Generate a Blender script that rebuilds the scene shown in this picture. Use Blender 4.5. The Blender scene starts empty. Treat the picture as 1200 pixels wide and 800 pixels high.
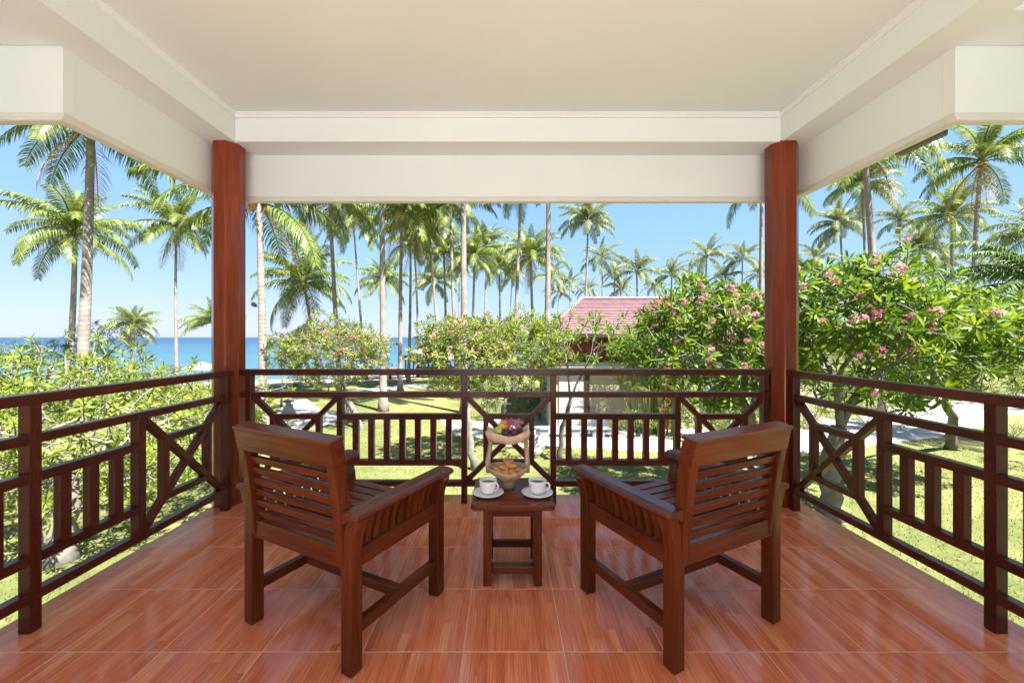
import bpy, bmesh, math, random
import numpy as np
from mathutils import Vector, Matrix
R = math.radians
sc = bpy.context.scene
col = sc.collection

# ------------------------------------------------------------------ camera, sky, sun, exposure
CAMZ = 1.25                      # balcony floor is z = 0, the lawn lies a storey below
GZ = -2.9
F = 472.0 / 1200.0
cam = bpy.data.cameras.new('camera'); cam_o = bpy.data.objects.new('camera', cam); col.objects.link(cam_o)
cam_o.location = (0, 0, CAMZ); cam_o.rotation_euler = (R(90), 0, 0)
cam.sensor_width = 36; cam.lens = 36 * F; cam.shift_x = 0.0058; cam.shift_y = -0.0042
cam.clip_start = 0.05; cam.clip_end = 20000
sc.camera = cam_o
SUN_EL, SUN_AZ = 60.0, 135.0     # azimuth clockwise from +Y
w = bpy.data.worlds.new('World'); sc.world = w; w.use_nodes = True
nt = w.node_tree; bg = nt.nodes['Background']
sky = nt.nodes.new('ShaderNodeTexSky'); sky.sky_type = 'NISHITA'; sky.sun_disc = False
sky.sun_elevation = R(SUN_EL); sky.sun_rotation = R(SUN_AZ)
sky.altitude = 0; sky.air_density = 1.0; sky.dust_density = 0.3; sky.ozone_density = 2.5
# one tone curve per channel over the whole sky: flattens the horizon glow as the photograph's processing does
sep = nt.nodes.new('ShaderNodeSeparateColor'); cmbc = nt.nodes.new('ShaderNodeCombineColor'); nt.links.new(sky.outputs[0], sep.inputs[0])
for i_, (ref_, k_, g_) in enumerate(((1.03, .39, .52), (1.75, .80, .30), (3.2, 1.42, .12))):
    dv = nt.nodes.new('ShaderNodeMath'); dv.operation = 'DIVIDE'; dv.inputs[1].default_value = ref_; nt.links.new(sep.outputs[i_], dv.inputs[0])
    pw = nt.nodes.new('ShaderNodeMath'); pw.operation = 'POWER'; pw.inputs[1].default_value = g_; nt.links.new(dv.outputs[0], pw.inputs[0])
    ml = nt.nodes.new('ShaderNodeMath'); ml.operation = 'MULTIPLY'; ml.inputs[1].default_value = k_; nt.links.new(pw.outputs[0], ml.inputs[0])
    nt.links.new(ml.outputs[0], cmbc.inputs[i_])
nt.links.new(cmbc.outputs[0], bg.inputs[0]); bg.inputs[1].default_value = 0.1
sl = bpy.data.lights.new('sun', 'SUN'); sl.energy = 3.6; sl.angle = R(0.5); sl.color = (1.0, 0.97, 0.92)
so = bpy.data.objects.new('sun', sl); col.objects.link(so)
d = Vector((math.sin(R(SUN_AZ)) * math.cos(R(SUN_EL)), math.cos(R(SUN_AZ)) * math.cos(R(SUN_EL)), math.sin(R(SUN_EL))))
so.rotation_euler = d.to_track_quat('Z', 'Y').to_euler(); so.location = (20, -20, 40)
sc.view_settings.view_transform = 'Standard'; sc.view_settings.look = 'None'
sc.view_settings.exposure = 2.95; sc.view_settings.gamma = 1.0
sc.cycles.max_bounces = 10; sc.cycles.diffuse_bounces = 6; sc.cycles.glossy_bounces = 4
sc.cycles.transmission_bounces = 4; sc.cycles.transparent_max_bounces = 8

# ------------------------------------------------------------------ helpers
def at(px, py, Y):
    return Vector(((px - 593) / 472 * Y, Y, CAMZ - (py - 395) / 472 * Y))
def gnd(px, py):
    Y = 472 * (CAMZ - GZ) / (py - 395)
    return Vector(((px - 593) / 472 * Y, Y, GZ))

class MB:
    def __init__(s): s.v = []; s.f = []
    def add(s, vs, fs):
        n = len(s.v); s.v += [tuple(v) for v in vs]; s.f += [tuple(i + n for i in f) for f in fs]; return s
    def box(s, c, d, rot=None, bev=0.0, seg=1):
        bm = bmesh.new(); bmesh.ops.create_cube(bm, size=1)
        for v in bm.verts: v.co = Vector((v.co.x * d[0], v.co.y * d[1], v.co.z * d[2]))
        if bev: bmesh.ops.bevel(bm, geom=bm.edges[:], offset=bev, segments=seg, profile=0.6, affect='EDGES')
        M = Matrix.Translation(Vector(c)) @ (rot.to_4x4() if rot is not None else Matrix.Identity(4))
        bm.verts.index_update()
        s.add([M @ v.co for v in bm.verts], [[v.index for v in f.verts] for f in bm.faces]); bm.free(); return s
    def bar(s, a, b, w, dp, side=(0, 1, 0), bev=0.004, seg=1):
        """bar from a to b, w wide across, dp deep along 'side'"""
        a = Vector(a); b = Vector(b); t = (b - a); L = t.length; t.normalize()
        sd = Vector(side); sd = (sd - t * sd.dot(t)).normalized(); u = sd.cross(t)
        M = Matrix((u, sd, t)).transposed()
        return s.box((a + b) / 2, (w, dp, L), M, bev, seg)
    def prism(s, prof, ax, lo, hi):
        """extrude a 2D profile along axis ax (0,1,2)"""
        n = len(prof)
        def p(q, h):
            return {0: (h, q[0], q[1]), 1: (q[0], h, q[1]), 2: (q[0], q[1], h)}[ax]
        vs = [p(q, lo) for q in prof] + [p(q, hi) for q in prof]
        fs = [[i, (i + 1) % n, (i + 1) % n + n, i + n] for i in range(n)] + [list(range(n))[::-1], list(range(n, 2 * n))]
        return s.add(vs, fs)
    def tube(s, pts, rad, n=8, cap=True, sq=None):
        pts = [Vector(p) for p in pts]; rings = []
        ref = None
        for i, p in enumerate(pts):
            t = (pts[min(i + 1, len(pts) - 1)] - pts[max(i - 1, 0)])
            if t.length < 1e-6: t = Vector((0, 0, 1))
            t.normalize()
            if ref is None:
                ref = t.orthogonal().normalized()
            ref = (ref - t * ref.dot(t))
            ref = ref.normalized() if ref.length > 1e-5 else t.orthogonal().normalized()
            b = t.cross(ref); r = rad[i] if hasattr(rad, '__len__') else rad
            rings.append([p + (ref * math.cos(2 * math.pi * k / n) + b * math.sin(2 * math.pi * k / n)) * r for k in range(n)])
        vs = [v for r_ in rings for v in r_]; fs = []
        for i in range(len(rings) - 1):
            for k in range(n):
                fs.append([i * n + k, i * n + (k + 1) % n, (i + 1) * n + (k + 1) % n, (i + 1) * n + k])
        if cap:
            fs.append(list(range(n))[::-1]); fs.append([(len(rings) - 1) * n + k for k in range(n)])
        return s.add(vs, fs)
    def lathe(s, prof, n=32, c=(0, 0, 0), sx=1, sy=1):
        vs = []; fs = []; m = len(prof)
        for k in range(n):
            a = 2 * math.pi * k / n
            for (r, z) in prof: vs.append((c[0] + r * math.cos(a) * sx, c[1] + r * math.sin(a) * sy, c[2] + z))
        for k in range(n):
            for j in range(m - 1):
                k2 = (k + 1) % n; fs.append([k * m + j, k2 * m + j, k2 * m + j + 1, k * m + j + 1])
        return s.add(vs, fs)
    def mesh(s, name, mat, smooth=False):
        if isinstance(mat, list):      # wood: grain runs along the piece
            A = np.array(s.v); mat = mat[int(np.argmax(A.max(0) - A.min(0)))]
        me = bpy.data.meshes.new(name); me.from_pydata(s.v, [], s.f); me.materials.append(mat)
        if smooth: me.polygons.foreach_set('use_smooth', [True] * len(me.polygons))
        me.validate(); me.update(); return me
    def build(s, name, mat, parent=None, smooth=False, loc=None):
        return link(name, s.mesh(name, mat, smooth), parent, loc)

def link(name, me, parent=None, loc=None, rot=None, scale=None):
    o = bpy.data.objects.new(name, me); col.objects.link(o)
    if parent is not None: o.parent = parent
    if loc is not None: o.location = loc
    if rot is not None: o.rotation_euler = rot
    if scale is not None: o.scale = scale
    return o
def tag(o, label=None, cat=None, group=None, kind=None):
    if label: o['label'] = label
    if cat: o['category'] = cat
    if group: o['group'] = group
    if kind: o['kind'] = kind
    return o
def thing(name, label, cat, loc=(0, 0, 0), rz=0, group=None):
    o = bpy.data.objects.new(name, None); col.objects.link(o); o.location = loc; o.rotation_euler = (0, 0, rz)
    o.empty_display_size = 0.2
    return tag(o, label, cat, group)
def smooth_mod(o, lv=1):
    m = o.modifiers.new('subdivision', 'SUBSURF'); m.levels = lv; m.render_levels = lv; return o

# ------------------------------------------------------------------ materials
def nodes(name):
    m = bpy.data.materials.new(name); m.use_nodes = True; n = m.node_tree
    return m, n, n.nodes['Principled BSDF'], n.nodes['Material Output']
def N(n, t, **kw):
    x = n.nodes.new(t)
    for k, v in kw.items():
        if hasattr(x, k): setattr(x, k, v)
    return x
def ramp(n, src, stops, interp='LINEAR'):
    r = n.nodes.new('ShaderNodeValToRGB'); r.color_ramp.interpolation = interp; e = r.color_ramp.elements
    while len(e) < len(stops): e.new(0.5)
    for el, (p, c) in zip(e, stops): el.position = p; el.color = (*c, 1)
    n.links.new(src, r.inputs[0]); return r.outputs[0]
def noise(n, vec, scale, detail=4, rough=.55, dist=0):
    x = N(n, 'ShaderNodeTexNoise'); x.inputs['Scale'].default_value = scale; x.inputs['Detail'].default_value = detail
    x.inputs['Roughness'].default_value = rough; x.inputs['Distortion'].default_value = dist
    if vec is not None: n.links.new(vec, x.inputs['Vector'])
    return x.outputs[0]
def mapping(n, src, scale=(1, 1, 1), loc=(0, 0, 0), rot=(0, 0, 0)):
    m = N(n, 'ShaderNodeMapping'); m.inputs['Scale'].default_value = scale; m.inputs['Location'].default_value = loc
    m.inputs['Rotation'].default_value = rot; n.links.new(src, m.inputs[0]); return m.outputs[0]
def mix(n, a, b, fac, mode='MIX'):
    m = N(n, 'ShaderNodeMix'); m.data_type = 'RGBA'; m.blend_type = mode
    for i, v in ((6, a), (7, b), (0, fac)):
        if isinstance(v, (int, float)): m.inputs[i].default_value = v
        elif isinstance(v, tuple): m.inputs[i].default_value = (*v, 1)
        else: n.links.new(v, m.inputs[i])
    return m.outputs[2]
def math_(n, op, a, b=None, c=None):
    m = N(n, 'ShaderNodeMath'); m.operation = op
    for i, v in ((0, a), (1, b), (2, c)):
        if v is None: continue
        if isinstance(v, (int, float)): m.inputs[i].default_value = v
        else: n.links.new(v, m.inputs[i])
    return m.outputs[0]
def bump(n, p, h, strength=.3, dist=.01):
    b = N(n, 'ShaderNodeBump'); b.inputs['Strength'].default_value = strength; b.inputs['Distance'].default_value = dist
    n.links.new(h, b.inputs['Height']); n.links.new(b.outputs[0], p.inputs['Normal'])
def obj_vec(n): return N(n, 'ShaderNodeTexCoord').outputs['Object']
def pos_vec(n): return N(n, 'ShaderNodeNewGeometry').outputs['Position']

def wood(name, dark, light, rough=.28, coat=.5, axis=2, scale=14):
    m, n, p, o = nodes(name)
    v = obj_vec(n); rnd = N(n, 'ShaderNodeObjectInfo').outputs['Random']
    s = [1, 1, 1]; s[axis] = .07
    off = N(n, 'ShaderNodeVectorMath'); off.operation = 'SCALE'; cmb = N(n, 'ShaderNodeCombineXYZ')
    for i in range(3): n.links.new(rnd, cmb.inputs[i])
    n.links.new(cmb.outputs[0], off.inputs[0]); off.inputs[3].default_value = 7.3
    ad = N(n, 'ShaderNodeVectorMath'); n.links.new(v, ad.inputs[0]); n.links.new(off.outputs[0], ad.inputs[1])
    mv = mapping(n, ad.outputs[0], tuple(s))
    g1 = noise(n, mv, scale * 3, 5, .55, .15); g2 = noise(n, v, 3.0, 3)
    c = ramp(n, g1, [(.3, dark), (.7, light)])
    c = mix(n, c, tuple(x * .62 for x in dark), ramp(n, g2, [(.3, (0, 0, 0)), (.8, (.35, .35, .35))]))
    h = N(n, 'ShaderNodeHueSaturation'); n.links.new(c, h.inputs['Color'])
    n.links.new(math_(n, 'MULTIPLY_ADD', rnd, .35, .82), h.inputs['Value'])
    n.links.new(h.outputs[0], p.inputs['Base Color'])
    n.links.new(math_(n, 'MULTIPLY_ADD', g2, .10, rough - .05), p.inputs['Roughness'])
    p.inputs['Coat Weight'].default_value = coat; p.inputs['Coat Roughness'].default_value = .14
    bump(n, p, g1, .03, .002); p.inputs['Specular IOR Level'].default_value = .36
    return m
M = {}
M['chair'] = [wood('varnished_chair_wood', (.085, .016, .004), (.165, .037, .008), .25, .0, a) for a in (0, 1, 2)]
M['rail'] = [wood('varnished_railing_wood', (.060, .008, .003), (.10, .016, .006), .28, .0, a) for a in (0, 1, 2)]
M['pillar'] = wood('varnished_pillar_wood', (.14, .019, .005), (.26, .046, .011), .17, .15)
M['carved'] = wood('carved_pale_wood', (.46, .29, .17), (.70, .50, .34), .5, .15)

def plain(name, c, rough=.5, var=.08, scale=6, bmp=0.0, coat=0.0, metal=0.0, vec='object', spec=.5):
    m, n, p, o = nodes(name)
    v = obj_vec(n) if vec == 'object' else pos_vec(n)
    g = noise(n, v, scale, 6)
    n.links.new(ramp(n, g, [(.3, tuple(x * (1 - var) for x in c)), (.7, tuple(min(1, x * (1 + var)) for x in c))]), p.inputs['Base Color'])
    p.inputs['Roughness'].default_value = rough; p.inputs['Coat Weight'].default_value = coat; p.inputs['Metallic'].default_value = metal
    p.inputs['Specular IOR Level'].default_value = spec
    if bmp: bump(n, p, g, bmp, .01)
    return m
M['plaster'] = plain('cream_plaster', (.735, .785, .80), .75, .03, 1.4, .05, spec=.25)
M['trim'] = plain('grey_white_trim', (.66, .64, .61), .6, .05, 4)
M['grout'] = plain('grout', (.66, .44, .35), .8, .1, 30)
M['bounce_stone'] = plain('bounce_terrace_stone', (.62, .625, .62), .8, .06, 3, .1)  # for the added terrace, pale so that it reflects sunlight inwards
M['slab'] = plain('concrete_slab', (.5, .48, .44), .85, .12, 5, .3)
M['china'] = plain('white_glazed_china', (.86, .86, .85), .12, .01, 3, 0, .5)
M['coffee'] = plain('black_coffee', (.035, .012, .006), .05, .1, 3, 0, .6)
M['pastry'] = plain('baked_pastry', (.62, .29, .09), .6, .35, 45, .5)
M['orange'] = plain('orange_peel', (.75, .36, .05), .4, .12, 50, .2)
M['lime'] = plain('green_fruit_skin', (.36, .46, .06), .4, .15, 40, .2)
M['mangosteen'] = plain('dark_purple_rind', (.055, .014, .03), .4, .3, 20, .2)
M['stone'] = plain('pale_weathered_stone', (.28, .265, .24), .9, .25, 8, .6)
M['darkstone'] = plain('dark_lantern_metal', (.07, .075, .07), .6, .3, 8, .3)
M['paving'] = None
M['cream_wall'] = plain('pale_yellow_house_wall', (.34, .29, .20), .85, .06, 1.5, .1)
M['white_wall'] = plain('white_house_wall', (.36, .35, .33), .8, .05, 1.5, .1)
M['door'] = plain('red_brown_door', (.22, .06, .025), .4, .2, 9)
M['dark'] = plain('dark_timber', (.03, .02, .017), .5, .2, 9)
M['greybench'] = plain('slate_grey_bench', (.17, .18, .2), .7, .15, 4)
M['thatch'] = plain('sun_bleached_thatch', (.27, .22, .16), .95, .35, 9, .8)
M['canvas'] = plain('white_canvas', (.5, .5, .5), .8, .03, 3)
M['terracotta'] = plain('terracotta_cushion', (.5, .2, .12), .8, .2, 4)
M['roofred'] = plain('roof_tile_pink_red', (.165, .092, .10), .65, .22, 2.5, .2, vec='pos')
M['cladding'] = plain('dark_red_cladding', (.20, .035, .03), .5, .25, 7)
M['gutter'] = plain('slate_gutter', (.12, .12, .12), .5, .1, 4)
M['black'] = plain('black_lamp_housing', (.012, .012, .013), .4, .1, 4)

def tile_mat():
    m, n, p, o = nodes('wood_look_floor_tile')
    v = obj_vec(n); rnd = N(n, 'ShaderNodeObjectInfo').outputs['Random']
    sp = N(n, 'ShaderNodeSeparateXYZ'); n.links.new(v, sp.inputs[0])
    x, y = sp.outputs[0], sp.outputs[1]
    strip = math_(n, 'FLOOR', math_(n, 'DIVIDE', math_(n, 'ADD', x, .2), .0330))
    wn = N(n, 'ShaderNodeTexWhiteNoise'); wn.noise_dimensions = '2D'
    c2 = N(n, 'ShaderNodeCombineXYZ'); n.links.new(strip, c2.inputs[0]); n.links.new(math_(n, 'MULTIPLY', rnd, 91.7), c2.inputs[1]); n.links.new(c2.outputs[0], wn.inputs['Vector'])
    # joints along a strip
    yj = math_(n, 'FLOOR', math_(n, 'DIVIDE', math_(n, 'ADD', y, wn.outputs['Value']), .52))
    wn2 = N(n, 'ShaderNodeTexWhiteNoise'); wn2.noise_dimensions = '3D'
    c3 = N(n, 'ShaderNodeCombineXYZ'); n.links.new(strip, c3.inputs[0]); n.links.new(math_(n, 'MULTIPLY', rnd, 57.1), c3.inputs[1]); n.links.new(yj, c3.inputs[2]); n.links.new(c3.outputs[0], wn2.inputs['Vector'])
    tone = wn2.outputs['Value']
    base = ramp(n, tone, [(0, (.60, .14, .055)), (.4, (.72, .185, .075)), (.8, (.79, .225, .095)), (1, (.84, .33, .16))])
    ov = N(n, 'ShaderNodeVectorMath'); n.links.new(v, ov.inputs[0]); n.links.new(c3.outputs[0], ov.inputs[1])
    g = noise(n, mapping(n, ov.outputs[0], (75, 2.6, 1)), 1.0, 5, .72, .2)
    g2 = noise(n, mapping(n, ov.outputs[0], (330, 5, 1)), 1.0, 3, .6)
    c = mix(n, base, (.42, .080, .028), ramp(n, g, [(.42, (0, 0, 0)), (.72, (.75, .75, .75))]))
    c = mix(n, c, (.84, .46, .30), ramp(n, g2, [(.5, (0, 0, 0)), (.72, (.6, .6, .6))]))
    n.links.new(c, p.inputs['Base Color'])
    sm = noise(n, pos_vec(n), 2.2, 3); sm2 = noise(n, pos_vec(n), 14, 5, .7)
    n.links.new(math_(n, 'ADD', math_(n, 'MULTIPLY_ADD', sm, .16, .03), math_(n, 'MULTIPLY', sm2, .08)), p.inputs['Roughness'])
    p.inputs['Specular IOR Level'].default_value = .42
    bump(n, p, g, .05, .002)
    return m
M['tile'] = tile_mat()

def leaf_mat(name, stops, trans=.35, rough=.5, island=True, spec=.22):
    m, n, p, o = nodes(name)
    oi = N(n, 'ShaderNodeObjectInfo').outputs['Random']
    gi = N(n, 'ShaderNodeNewGeometry')
    r = math_(n, 'FRACT', math_(n, 'ADD', math_(n, 'MULTIPLY', oi, 3.7), gi.outputs['Random Per Island'])) if island else oi
    big = noise(n, gi.outputs['Position'], .9, 2)
    r2 = math_(n, 'ADD', math_(n, 'MULTIPLY', r, .6), math_(n, 'MULTIPLY', big, .45))
    c = ramp(n, r2, stops)
    n.links.new(c, p.inputs['Base Color']); p.inputs['Roughness'].default_value = rough
    p.inputs['Specular IOR Level'].default_value = spec
    tr = N(n, 'ShaderNodeBsdfTranslucent')
    hs = N(n, 'ShaderNodeHueSaturation'); hs.inputs['Hue'].default_value = .485; hs.inputs['Saturation'].default_value = 1.1; hs.inputs['Value'].default_value = 1.5
    n.links.new(c, hs.inputs['Color']); n.links.new(hs.outputs[0], tr.inputs[0])
    ms = N(n, 'ShaderNodeMixShader'); ms.inputs[0].default_value = trans
    n.links.new(p.outputs[0], ms.inputs[1]); n.links.new(tr.outputs[0], ms.inputs[2]); n.links.new(ms.outputs[0], o.inputs[0])
    return m
M['leaf_bright'] = leaf_mat('frangipani_leaf_yellow_green', [(.15, (.06, .10, .012)), (.5, (.13, .18, .02)), (.85, (.25, .28, .045))], .4)
M['leaf'] = leaf_mat('frangipani_leaf_green', [(.15, (.035, .075, .010)), (.45, (.075, .14, .016)), (.75, (.15, .22, .025)), (.95, (.28, .31, .04))], .35, .42)
M['leaf_dark'] = leaf_mat('shrub_leaf_dark', [(.15, (.02, .045, .014)), (.5, (.045, .085, .02)), (.9, (.10, .14, .035))], .25)
M['leaf_dry'] = leaf_mat('mixed_dry_leaf', [(.1, (.05, .09, .015)), (.5, (.13, .18, .03)), (.75, (.24, .25, .05)), (.95, (.33, .22, .12))], .3)
M['frond'] = leaf_mat('palm_frond_green', [(.1, (.05, .085, .02)), (.45, (.105, .15, .035)), (.8, (.215, .24, .065)), (1, (.31, .30, .10))], .3, .35)
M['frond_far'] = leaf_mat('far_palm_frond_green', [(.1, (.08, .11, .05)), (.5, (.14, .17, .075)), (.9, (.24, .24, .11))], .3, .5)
M['frond_dark'] = leaf_mat('dark_palm_frond', [(.1, (.03, .065, .015)), (.6, (.07, .12, .025)), (1, (.13, .2, .04))], .25, .4)
M['frond_dead'] = leaf_mat('dead_palm_frond', [(.1, (.22, .14, .08)), (.9, (.4, .28, .16))], .15, .7)
M['petal'] = leaf_mat('pink_frangipani_petal', [(.1, (.30, .05, .10)), (.5, (.42, .13, .19)), (.9, (.46, .30, .30))], .3, .5)
M['blade'] = leaf_mat('grass_blade', [(.1, (.07, .10, .02)), (.5, (.13, .15, .035)), (.9, (.24, .22, .09))], .3, .7)
M['coconut'] = plain('coconut_husk', (.42, .2, .06), .6, .3, 6)

def bark(name, a, b, ringscale=5.5):
    m, n, p, o = nodes(name)
    v = obj_vec(n)
    wv = N(n, 'ShaderNodeTexWave'); wv.wave_type = 'BANDS'; wv.bands_direction = 'Z'; wv.inputs['Scale'].default_value = ringscale
    wv.inputs['Distortion'].default_value = 1.6; wv.inputs['Detail'].default_value = 3; wv.inputs['Detail Scale'].default_value = 1.5
    n.links.new(v, wv.inputs['Vector'])
    g = noise(n, v, 2.2, 6, .65)
    c = ramp(n, g, [(.3, a), (.7, b)])
    c = mix(n, c, tuple(x * .5 for x in a), math_(n, 'MULTIPLY', math_(n, 'POWER', wv.outputs['Fac'], 5), .6))
    n.links.new(c, p.inputs['Base Color']); p.inputs['Roughness'].default_value = .9
    bump(n, p, math_(n, 'ADD', g, wv.outputs['Fac']), .5, .03)
    return m
M['palm_bark'] = bark('ringed_palm_bark', (.16, .135, .115), (.34, .29, .26))
M['frangi_bark'] = plain('smooth_grey_bark', (.15, .13, .11), .85, .35, 5, .6)
M['frangi_bark_dark'] = plain('dark_grey_bark', (.10, .085, .07), .85, .35, 5, .6)

def grass_mat():
    m, n, p, o = nodes('lawn_grass')
    v = pos_vec(n)
    a = noise(n, v, .22, 5, .6); b = noise(n, v, 2.6, 6, .7); c = noise(n, v, 38, 4, .7)
    k = math_(n, 'ADD', math_(n, 'MULTIPLY', a, .5), math_(n, 'ADD', math_(n, 'MULTIPLY', b, .35), math_(n, 'MULTIPLY', c, .25)))
    cc = ramp(n, k, [(.38, (.055, .070, .02)), (.5, (.095, .107, .033)), (.6, (.145, .145, .052)), (.72, (.20, .18, .095))])
    # beach sand beyond the lawn's edge (attribute written on the ground sheet)
    at_ = N(n, 'ShaderNodeAttribute'); at_.attribute_name = 'sand'
    e = math_(n, 'ADD', at_.outputs['Fac'], math_(n, 'MULTIPLY', math_(n, 'SUBTRACT', b, .5), .5))
    f = ramp(n, e, [(.42, (0, 0, 0)), (.56, (1, 1, 1))])
    cc = mix(n, cc, ramp(n, b, [(.3, (.25, .20, .15)), (.7, (.32, .27, .215))]), f)
    n.links.new(cc, p.inputs['Base Color']); p.inputs['Roughness'].default_value = .95; p.inputs['Specular IOR Level'].default_value = .15
    bump(n, p, math_(n, 'ADD', math_(n, 'MULTIPLY', c, .6), b), .7, .05)
    return m
M['grass'] = grass_mat()
def paving_mat():
    m, n, p, o = nodes('pale_path_paving')
    v = pos_vec(n)
    br = N(n, 'ShaderNodeTexBrick'); br.inputs['Scale'].default_value = 1.0; br.inputs['Brick Width'].default_value = .6; br.inputs['Row Height'].default_value = .4
    br.inputs['Mortar Size'].default_value = .012; br.inputs['Color1'].default_value = (.36, .34, .32, 1); br.inputs['Color2'].default_value = (.31, .29, .275, 1)
    br.inputs['Mortar'].default_value = (.2, .19, .17, 1); n.links.new(v, br.inputs['Vector'])
    g = noise(n, v, 1.2, 6, .7)
    n.links.new(mix(n, br.outputs['Color'], (.22, .2, .18), ramp(n, g, [(.45, (0, 0, 0)), (.8, (.6, .6, .6))])), p.inputs['Base Color'])
    p.inputs['Roughness'].default_value = .85; bump(n, p, g, .3, .01)
    return m
M['paving'] = paving_mat()
def sea_mat():
    m, n, p, o = nodes('sea_water')
    v = pos_vec(n); sp = N(n, 'ShaderNodeSeparateXYZ'); n.links.new(v, sp.inputs[0])
    dist = math_(n, 'DIVIDE', sp.outputs[1], 700)
    g = noise(n, mapping(n, v, (.008, .05, 1)), 1, 5, .6)
    f = math_(n, 'ADD', dist, math_(n, 'MULTIPLY', math_(n, 'SUBTRACT', g, .5), .25))
    n.links.new(ramp(n, f, [(.08, (.026, .085, .10)), (.22, (.014, .058, .09)), (.6, (.003, .03, .07)), (1, (.001, .022, .065))]), p.inputs['Base Color'])
    p.inputs['Roughness'].default_value = .32; p.inputs['Specular IOR Level'].default_value = .35
    bump(n, p, noise(n, mapping(n, v, (.5, 1.2, 1)), 1, 4), .35, .2)
    return m
M['sea'] = sea_mat()

# ------------------------------------------------------------------ the ground, beach, sea and paths
def coast(x):
    return 39 + .55 * (x + 12) if x < 0 else 45.6 + 3.2 * x
def gz(x, y):
    t = (y - coast(x)) / 24.0
    dz = 0 if t < 0 else 1.4 * t if t < 3 else 4.2
    return GZ - dz
xs = sorted(set([-3000, -1200, -500, -250, -160, -120] + list(range(-100, 130, 4)) + [150, 200, 300, 500, 900, 1800, 3500]))
ys = sorted(set([-400, -100, -40, -20] + list(range(-8, 150, 3)) + [160, 180, 210, 260, 340, 500, 800, 1500, 3500]))
vs = []; sand = []
for y in ys:
    for x in xs:
        und = .05 * math.sin(x * .21 + 1) * math.cos(y * .17) if y > 60 else 0
        vs.append((x, y, gz(x, y) + und)); sand.append(max(0, min(1, .5 + (y - coast(x)) / 8.0)))
W = len(xs); fs = [(j * W + i, j * W + i + 1, (j + 1) * W + i + 1, (j + 1) * W + i) for j in range(len(ys) - 1) for i in range(W - 1)]
me = bpy.data.meshes.new('ground'); me.from_pydata(vs, [], fs); me.materials.append(M['grass'])
me.attributes.new('sand', 'FLOAT', 'POINT').data.foreach_set('value', sand)
tag(link('ground', me), kind='structure')
sea = MB(); SY = [30, 60, 100, 200, 400, 800, 1600, 3200, 6400, 12000]
for a, b in zip(SY, SY[1:]):
    sea.add([(-9000, a, GZ - 1.4), (9000, a, GZ - 1.4), (9000, b, GZ - 1.4), (-9000, b, GZ - 1.4)], [(0, 1, 2, 3)])
tag(sea.build('sea', M['sea']), kind='structure')
PATHS = []
def path(name, pts, h=.02):
    PATHS.append([(p[0], p[1]) for p in pts])
    b = MB(); P = [Vector((p[0], p[1], 0)) for p in pts]; n = len(P)
    b.add([(p.x, p.y, GZ + h) for p in P] + [(p.x, p.y, GZ - .05) for p in P], [list(range(n))] + [(i, (i + 1) % n, (i + 1) % n + n, i + n) for i in range(n)])
    tag(b.build(name, M['paving']), kind='structure')
def pg(*px): return [gnd(*p) for p in px]
path('garden_path', pg((250, 512), (330, 510), (392, 497), (402, 485), (372, 478), (360, 468), (338, 468), (330, 478), (322, 488), (250, 492)))
path('far_garden_path', pg((395, 460), (440, 455), (510, 448), (510, 451), (440, 459), (395, 465)), .024)
path('house_forecourt', pg((515, 492), (560, 494), (600, 488), (640, 487), (905, 487), (905, 560), (870, 540), (800, 531), (700, 527), (640, 523), (596, 524), (560, 513), (530, 508)), .028)
path('side_path', pg((905, 488), (1000, 492), (1085, 470), (1110, 462), (1300, 462), (1300, 486), (1180, 486), (1160, 497), (1100, 513), (1020, 522), (905, 535)), .032)
path('left_path', [(-18, 3), (-10.6, 3), (-10.9, 6.5), (-12.2, 9.5), (-15, 12), (-18, 13)], .036)

# ------------------------------------------------------------------ our balcony: floor, ceiling, walls
fl = MB().box((.03, 1.0, -.0142), (4.40, 4.38, .03)); floor = fl.build('balcony_floor', M['grout']); tag(floor, kind='structure')
MB().box((.03, .98, -.16), (4.36, 4.30, .24), bev=.01).build('floor_slab', M['slab'], floor)
tm = MB().box((0, 0, -.004), (.3955, .3955, .012), bev=.001).mesh('tile', M['tile'])
for i in range(11):
    for j in range(11):
        o = link('tile', tm, floor, (-2.17 + .4 * (i + .5), 3.2 - .4 * (j + .5), 0))
        if (i * 7 + j * 3) % 5 in (1, 3): o.rotation_euler = (0, 0, math.pi)

XL, XR = -2.0, 2.03
ceil = MB().box((0.015, 1.0, 2.97), (4.2, 4.5, .14)).build('ceiling', M['plaster']); tag(ceil, kind='structure')
MB().box((XL - .1, .96, 2.80), (.2, 4.38, .218)).build('beam', M['plaster'], ceil)
MB().box((XR + .1, .96, 2.80), (.2, 4.38, .219)).build('beam', M['plaster'], ceil)
MB().box((0.015, 3.08, 2.80), (4.026, .22, .2185)).build('beam', M['plaster'], ceil)
cor = [(0, 0), (.03, 0), (.03, -.012), (.018, -.02), (.012, -.034), (0, -.034)]
MB().prism([(XL + a, 2.899 + b) for a, b in cor], 1, -1.2, 2.968).build('cornice', M['plaster'], ceil)
MB().prism([(XR - a, 2.899 + b) for a, b in cor], 1, -1.2, 2.968).build('cornice', M['plaster'], ceil)
MB().prism([(2.969 - a, 2.898 + b) for a, b in cor], 0, XL + .001, XR - .001).build('cornice', M['plaster'], ceil)
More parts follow.
